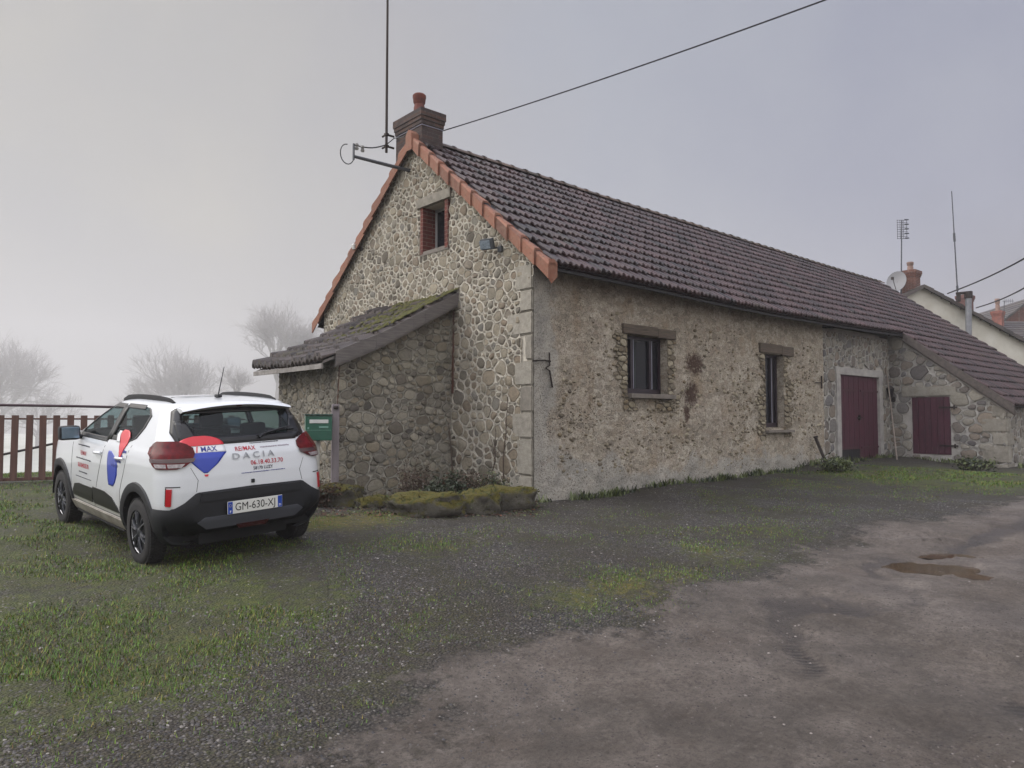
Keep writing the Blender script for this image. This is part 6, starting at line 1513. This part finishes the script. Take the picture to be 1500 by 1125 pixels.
for s_ in (1, -1):
    mb = MB(); c_ = (1.70, s_ * .875, 1.085); mb.rbox(c_, (.10, .20, .15), .035, Euler((0, 0, s_ * -.12)).to_matrix()); mb.tube([(1.72, s_ * .73, 1.03), (1.71, s_ * .82, 1.05)], .025, 8); mi_ = mb.build('door_mirror', BLACKP, car, smooth=50, local=True)
    mb = MB(); mb.rbox((1.648, s_ * .875, 1.088), (.008, .16, .115), .003, Euler((0, 0, s_ * -.12)).to_matrix()); mb.build('mirror_glass', simple('mirror_glass', rgb(110, 140, 165), rgb(150, 170, 185), 3, .06, .7), mi_, local=True)
mb = MB(); wz = 1.165; mb.tube([S_rear(-.12, 1.115, .02), S_rear(-.16, 1.14, .03), S_rear(-.47, 1.20, .022)], [.016, .012, .006], 6); mb.tube([S_rear(-.20, 1.165, .018), S_rear(-.50, 1.175, .014)], .009, 5); mb.lathe([(0, .03), (.03, .025), (.035, .0)], tuple(S_rear(-.12, 1.115, .0)), 12, 'x'); mb.build('rear_wiper', BLACKP, car, smooth=50, local=True)
mb = MB(); mb.rbox(tuple(S_rear(0.0, .745, .008)), (.02, .028, .034), .005); mb.build('tailgate_button', BLACKP, car, local=True)
# interior
mb = MB(); mb.bbox((-.35, -.66, .36), (2.2, .66, .42)); mb.bbox((1.75, -.62, .42), (2.25, .62, .98)); mb.bbox((-.36, -.56, .42), (-.28, .56, 1.05)); mb.bbox((-.30, -.60, .42), (2.1, -.62, 1.0)); mb.bbox((-.30, .60, .42), (2.1, .62, 1.0)); mb.bbox((-.22, -.55, .95), (.10, .55, .97)); mb.build('cabin_trim', SEAT, car, local=True)
for (x, ys, wy, hb) in ((.20, (0,), 1.14, 1.02), (1.15, (-.34, .34), .46, 1.10)):
    for y in ys:
        mb = MB(); mb.rbox((x + .22, y, .58), (.46, wy, .16), .05); mb.rbox((x - .03, y, .84), (.12, wy, .56), .05, Euler((0, -.18, 0)).to_matrix())
        for hy in ((-.36, .36) if wy > 1 else (0,)): mb.rbox((x - .10, y + hy, 1.19 if wy < 1 else 1.13), (.09, .25, .17), .035); mb.tube([(x - .08, y + hy - .05, 1.05), (x - .08, y + hy - .05, 1.15)], .006, 4)
        mb.build('seat', SEAT, car, smooth=50, local=True)
mb = MB(); mb.tube([(1.62 + .05 * math.sin(a), .34 + .18 * math.cos(a), .92 + .17 * math.sin(a)) for a in np.linspace(0, 2 * PI, 24)], .014, 6); mb.build('steering_wheel', SEAT, car, smooth=50, local=True)
mb = MB(); mb.rbox((1.42, 0, 1.32), (.03, .2, .06), .012); mb.tube([(1.42, 0, 1.32), (1.46, 0, 1.40)], .01, 5); mb.build('inner_mirror', SEAT, car, local=True)
# number plate and writing
def text_mesh(txt, size, bold=0.0, sx=1.0, align='CENTER'):
    cu = bpy.data.curves.new('writing', 'FONT'); cu.body = txt; cu.size = size; cu.align_x = align; cu.align_y = 'CENTER'; cu.offset = bold; cu.resolution_u = 3
    o = bpy.data.objects.new('tmp', cu); C.objects.link(o); bpy.context.view_layer.update(); me = bpy.data.meshes.new_from_object(o)
    C.objects.unlink(o); bpy.data.objects.remove(o); v = [(p.co.x * sx, p.co.y) for p in me.vertices]; f = [tuple(q_.vertices) for q_ in me.polygons]; bpy.data.meshes.remove(me); return v, f
def write(name, txt, size, mat, parent, fn, c, off, bold=0.0, sx=1.0, dirx=-1, slope=0.0, align='CENTER'):
    v, f = text_mesh(txt, size, bold, sx, align); mb = MB(); vs_ = [tuple(fn(c[0] + dirx * x, c[1] + y + slope * x, off)) for (x, y) in v]; mb.add(vs_, f); return mb.build(name, mat, parent, local=True)
pc_ = S_rear(0, .535, .05); xpl = pc_.x
mb = MB(); mb.rbox((xpl + .003, 0, .535), (.008, .52, .112), .003); plate = mb.build('number_plate', simple('plate_white', rgb(222, 222, 218), None, 1, .35), car, local=True)
mb = MB()
for s_ in (1, -1): mb.bbox((xpl - .0025, s_ * .257, .482), (xpl - .0008, s_ * .215, .588))
mb.build('plate_band', simple('plate_blue', rgb(26, 70, 170), None, 1, .4), plate, local=True)
pf = lambda y, z, o=0: Vector((xpl - .0012 - o, y, z))
write('plate_number', 'GM-630-XJ', .098, simple('plate_black', rgb(18, 18, 20), None, 1, .4), plate, pf, (0.0, .534), .0012, bold=0, sx=.86)
write('plate_letter', 'F', .03, WHITE, plate, pf, (.236, .50), .003, bold=.001); write('plate_letter', '71', .026, WHITE, plate, pf, (-.236, .502), .003, bold=.001)
mb = MB()
for k in range(12): a = PI * k / 6; mb.add([(xpl - .0045, .236 + .011 * math.cos(a) + dx, .555 + .011 * math.sin(a) + dz) for dx, dz in ((-.0016, -.0016), (.0016, -.0016), (.0016, .0016), (-.0016, .0016))], [(0, 1, 2, 3)])
mb.build('plate_stars', simple('star_yellow', rgb(230, 200, 60), None, 1, .5), plate, local=True)
# balloon on the tailgate
yc = .415
def half_rows(z0, z1, f, n=10): return [(lerp(z0, z1, k / n), yc - f(k / n), yc + f(k / n)) for k in range(n + 1)]
mb = MB(); patch(mb, S_rear, half_rows(1.085, 1.165, lambda k: .195 * math.sqrt(max(0, 1 - (k * .97) ** 2)) + .001), 14, .0075, .004); stk = mb.build('balloon_sticker', RED, car, smooth='all', local=True)
mb = MB(); patch(mb, S_rear, [(1.025, yc - .205, yc + .205), (1.086, yc - .20, yc + .20)], 14, .0035, .003); mb.build('sticker_band', WHITE, stk, smooth='all', local=True)
mb = MB(); patch(mb, S_rear, [(.855, yc - .018, yc + .012), (.88, yc - .05, yc + .04), (.93, yc - .115, yc + .09), (.985, yc - .165, yc + .14), (1.022, yc - .205, yc + .185), (1.027, yc - .10, yc + .10)], 12, .0036, .003); mb.build('sticker_blue', BLUE, stk, smooth='all', local=True)
mb = MB(); patch(mb, S_rear, [(.825, yc - .018, yc + .006), (.843, yc - .024, yc + .012)], 3, .0036, .003); mb.build('sticker_basket', RED, stk, local=True)
write('sticker_text', 'RE', .062, INK_B, stk, S_rear, (yc + .105, 1.052), .0062, bold=.0006, sx=1.05); write('sticker_text', '/', .066, RED, stk, S_rear, (yc + .045, 1.052), .0062, bold=.003); write('sticker_text', 'MAX', .062, INK_B, stk, S_rear, (yc - .055, 1.052), .0062, bold=.0006, sx=1.05)
write('writing', 'RE/MAX', .052, INK_R, car, S_rear, (.035, 1.035), .004, bold=.0004, sx=1.05); 
def lines(fn, spec, parent, mat, off):
    mb = MB(); rn = random.Random(4)
    for (a, b, z, h) in spec:
        x = a; sg = 1 if b > a else -1
        while (b - x) * sg > 0:
            w = h * rn.uniform(.5, 1.3); patch(mb, fn, [(z - h * rn.uniform(.3, .5), x, x + sg * w), (z + h * rn.uniform(.3, .55), x, x + sg * w)], 1, off, .001, nrow=2); x += sg * w + sg * h * rn.choice((.25, .25, .3, .8))
    return mb.build('small_print', mat, parent, local=True)
lines(S_rear, [(-.02, -.30, 1.078, .009)], car, INK_D, .003); lines(S_rear, [(-.11, -.40, 1.036, .013)], car, simple('ink_grey', rgb(150, 140, 150), None, 1, .5), .003)
write('writing', '06.18.40.33.70', .056, INK_R, car, S_rear, (-.155, .905), .004, bold=.0006, sx=.98)
write('writing', '58170 LUZY', .040, INK_D, car, S_rear, (-.11, .855), .004, bold=.0006, sx=.92); lines(S_rear, [(.10, -.33, .822, .008)], car, INK_B, .003)
write('maker_lettering', 'D A C I A', .072, SILVER, car, S_rear, (-.03, .972), .009, bold=.001, sx=1.35)
# stickers and writing on the left side
LS = lambda x, z, o=0: S_side(x, z, o, 1)
mb = MB(); patch(mb, LS, [(.64, .62, .74), (.68, .56, .76), (.76, .51, .78), (.86, .51, .79), (.93, .58, .78), (.97, .69, .76)], 8, .0035, .003); ss = mb.build('balloon_sticker', BLUE, car, smooth='all', local=True)
mb = MB(); patch(mb, LS, [(.93, .42, .46), (.99, .38, .48), (1.06, .34, .54), (1.12, .34, .60), (1.16, .38, .59), (1.18, .44, .54)], 8, .0062, .003); mb.build('sticker_red', RED, ss, smooth='all', local=True)
mb = MB(); patch(mb, LS, [(1.06, .56, .64), (1.12, .61, .68), (1.165, .60, .66)], 6, .0058, .003); mb.build('sticker_band', WHITE, ss, smooth='all', local=True)
lines(LS, [(.66 - .09 * k, .50 - .06 * k, .84 + .05 * k, .03) for k in range(4)], ss, INK_B, .004)
fnL = LS
write('writing', '06.18.40.33.70', .062, INK_R, car, fnL, (1.55, .745), .004, bold=.0016, sx=1.0, dirx=-1)
write('writing', 'RE/MAX', .06, INK_R, car, fnL, (1.55, .875), .004, bold=.0012, sx=.9, dirx=-1)
lines(LS, [(1.75, 1.36, .955, .014), (1.80, 1.30, .815, .013), (1.70, 1.42, .675, .012), (1.82, 1.28, .62, .008)], car, INK_D, .003)

# ------------------------------------------------------------------ air, sky, light
HAZE = bpy.data.materials.new('haze_air'); HAZE.use_nodes = True; nt = HAZE.node_tree
for nd in list(nt.nodes): nt.nodes.remove(nd)
o_ = nt.nodes.new('ShaderNodeOutputMaterial'); pv = nt.nodes.new('ShaderNodeVolumePrincipled'); pv.inputs['Color'].default_value = (.74, .725, .745, 1); pv.inputs['Density'].default_value = .0018; pv.inputs['Anisotropy'].default_value = .0
nt.links.new(pv.outputs[0], o_.inputs['Volume'])
mb = MB(); mb.bbox((-660, -660, min(-12, float(ZZ.min()) - 1)), (660, 660, 75)); hz = mb.build('haze', HAZE); tag(hz, kind='stuff', label='pale winter fog filling the air over the field and village', cat='fog')
w = bpy.data.worlds.new('World'); sc.world = w; w.use_nodes = True; nt = w.node_tree; bg = nt.nodes['Background']; L_ = nt.links.new
SUN_EL, SUN_AZ = math.radians(38), YAW + math.radians(82)       # the bright part of the overcast sky, to the left
sky = nt.nodes.new('ShaderNodeTexSky'); sky.sky_type = 'NISHITA'; sky.sun_disc = False; sky.sun_elevation = SUN_EL; sky.sun_rotation = PI / 2 - SUN_AZ; sky.air_density = 1; sky.dust_density = 4
hsv = nt.nodes.new('ShaderNodeHueSaturation'); hsv.inputs['Saturation'].default_value = .25; L_(sky.outputs[0], hsv.inputs['Color'])
tc = nt.nodes.new('ShaderNodeTexCoord'); 
def vdot(v):
    d = nt.nodes.new('ShaderNodeVectorMath'); d.operation = 'DOT_PRODUCT'; d.inputs[1].default_value = v; L_(tc.outputs['Generated'], d.inputs[0]); return d.outputs['Value']
def wr(fac, stops):
    nd = nt.nodes.new('ShaderNodeValToRGB'); cr = nd.color_ramp
    while len(cr.elements) > 1: cr.elements.remove(cr.elements[-1])
    cr.elements[0].position = stops[0][0]; cr.elements[0].color = stops[0][1]
    for p, c in stops[1:]: e = cr.elements.new(p); e.color = c
    L_(fac, nd.inputs[0]); return nd.outputs[0]
BA = YAW + math.radians(50)
bd = (math.cos(BA) * math.cos(.22), math.sin(BA) * math.cos(.22), math.sin(.22))
nz_ = nt.nodes.new('ShaderNodeTexNoise'); nz_.inputs['Scale'].default_value = 2.3; nz_.inputs['Detail'].default_value = 5; nz_.inputs['Roughness'].default_value = .5; L_(tc.outputs['Generated'], nz_.inputs['Vector'])
ad = nt.nodes.new('ShaderNodeMath'); ad.operation = 'MULTIPLY_ADD'; L_(nz_.outputs['Fac'], ad.inputs[0]); ad.inputs[1].default_value = .75; L_(vdot(bd), ad.inputs[2])
ad2 = nt.nodes.new('ShaderNodeMath'); ad2.operation = 'MULTIPLY_ADD'; L_(ad.outputs[0], ad2.inputs[0]); ad2.inputs[1].default_value = .5; ad2.inputs[2].default_value = .31
SK = lambda r, g, b, k=1.0: tuple(c * 10 * k for c in rgb(r, g, b)[:3]) + (1,)
over = wr(ad2.outputs[0], [(.35, SK(84, 90, 112)), (.50, SK(122, 128, 156)), (.62, SK(176, 183, 210)), (.74, SK(202, 208, 224)), (.85, SK(210, 210, 217)), (.95, SK(224, 222, 220)), (1.0, SK(234, 230, 222))])
mxs = nt.nodes.new('ShaderNodeMix'); mxs.data_type = 'RGBA'; mxs.inputs[0].default_value = .85; L_(hsv.outputs[0], mxs.inputs[6]); L_(over, mxs.inputs[7])
szp = nt.nodes.new('ShaderNodeSeparateXYZ'); L_(tc.outputs['Generated'], szp.inputs[0])
zen = nt.nodes.new('ShaderNodeMapRange'); zen.interpolation_type = 'SMOOTHSTEP'; L_(szp.outputs[2], zen.inputs[0]); zen.inputs[1].default_value = .52; zen.inputs[2].default_value = .85; zen.inputs[3].default_value = 1; zen.inputs[4].default_value = 4.2
zm = nt.nodes.new('ShaderNodeVectorMath'); zm.operation = 'SCALE'; L_(mxs.outputs[2], zm.inputs[0]); bk = nt.nodes.new('ShaderNodeMapRange'); bk.interpolation_type = 'SMOOTHSTEP'; L_(vdot((-math.cos(YAW), -math.sin(YAW), .25)), bk.inputs[0]); bk.inputs[1].default_value = -.25; bk.inputs[2].default_value = .6; bk.inputs[3].default_value = 0; bk.inputs[4].default_value = 1.0
sm_ = nt.nodes.new('ShaderNodeMath'); sm_.operation = 'ADD'; L_(zen.outputs[0], sm_.inputs[0]); sm_.inputs[1].default_value = 0; L_(sm_.outputs[0], zm.inputs['Scale'])
bc = nt.nodes.new('ShaderNodeVectorMath'); bc.operation = 'SCALE'; bc.inputs[0].default_value = (20.5, 20.0, 19.2); L_(bk.outputs[0], bc.inputs['Scale'])  # fill glow added to the unseen sky behind the camera, brightens shaded walls
ba = nt.nodes.new('ShaderNodeVectorMath'); ba.operation = 'ADD'; L_(zm.outputs[0], ba.inputs[0]); L_(bc.outputs[0], ba.inputs[1])
L_(ba.outputs[0], bg.inputs[0]); bg.inputs[1].default_value = .054
sun = bpy.data.objects.new('sun', bpy.data.lights.new('sun', 'SUN')); C.objects.link(sun); sun.data.energy = 1.9; sun.data.angle = math.radians(50); sun.data.color = (1, .95, .88)
d_ = Vector((math.cos(SUN_AZ) * math.cos(SUN_EL), math.sin(SUN_AZ) * math.cos(SUN_EL), math.sin(SUN_EL))); sun.rotation_euler = d_.to_track_quat('Z', 'Y').to_euler()
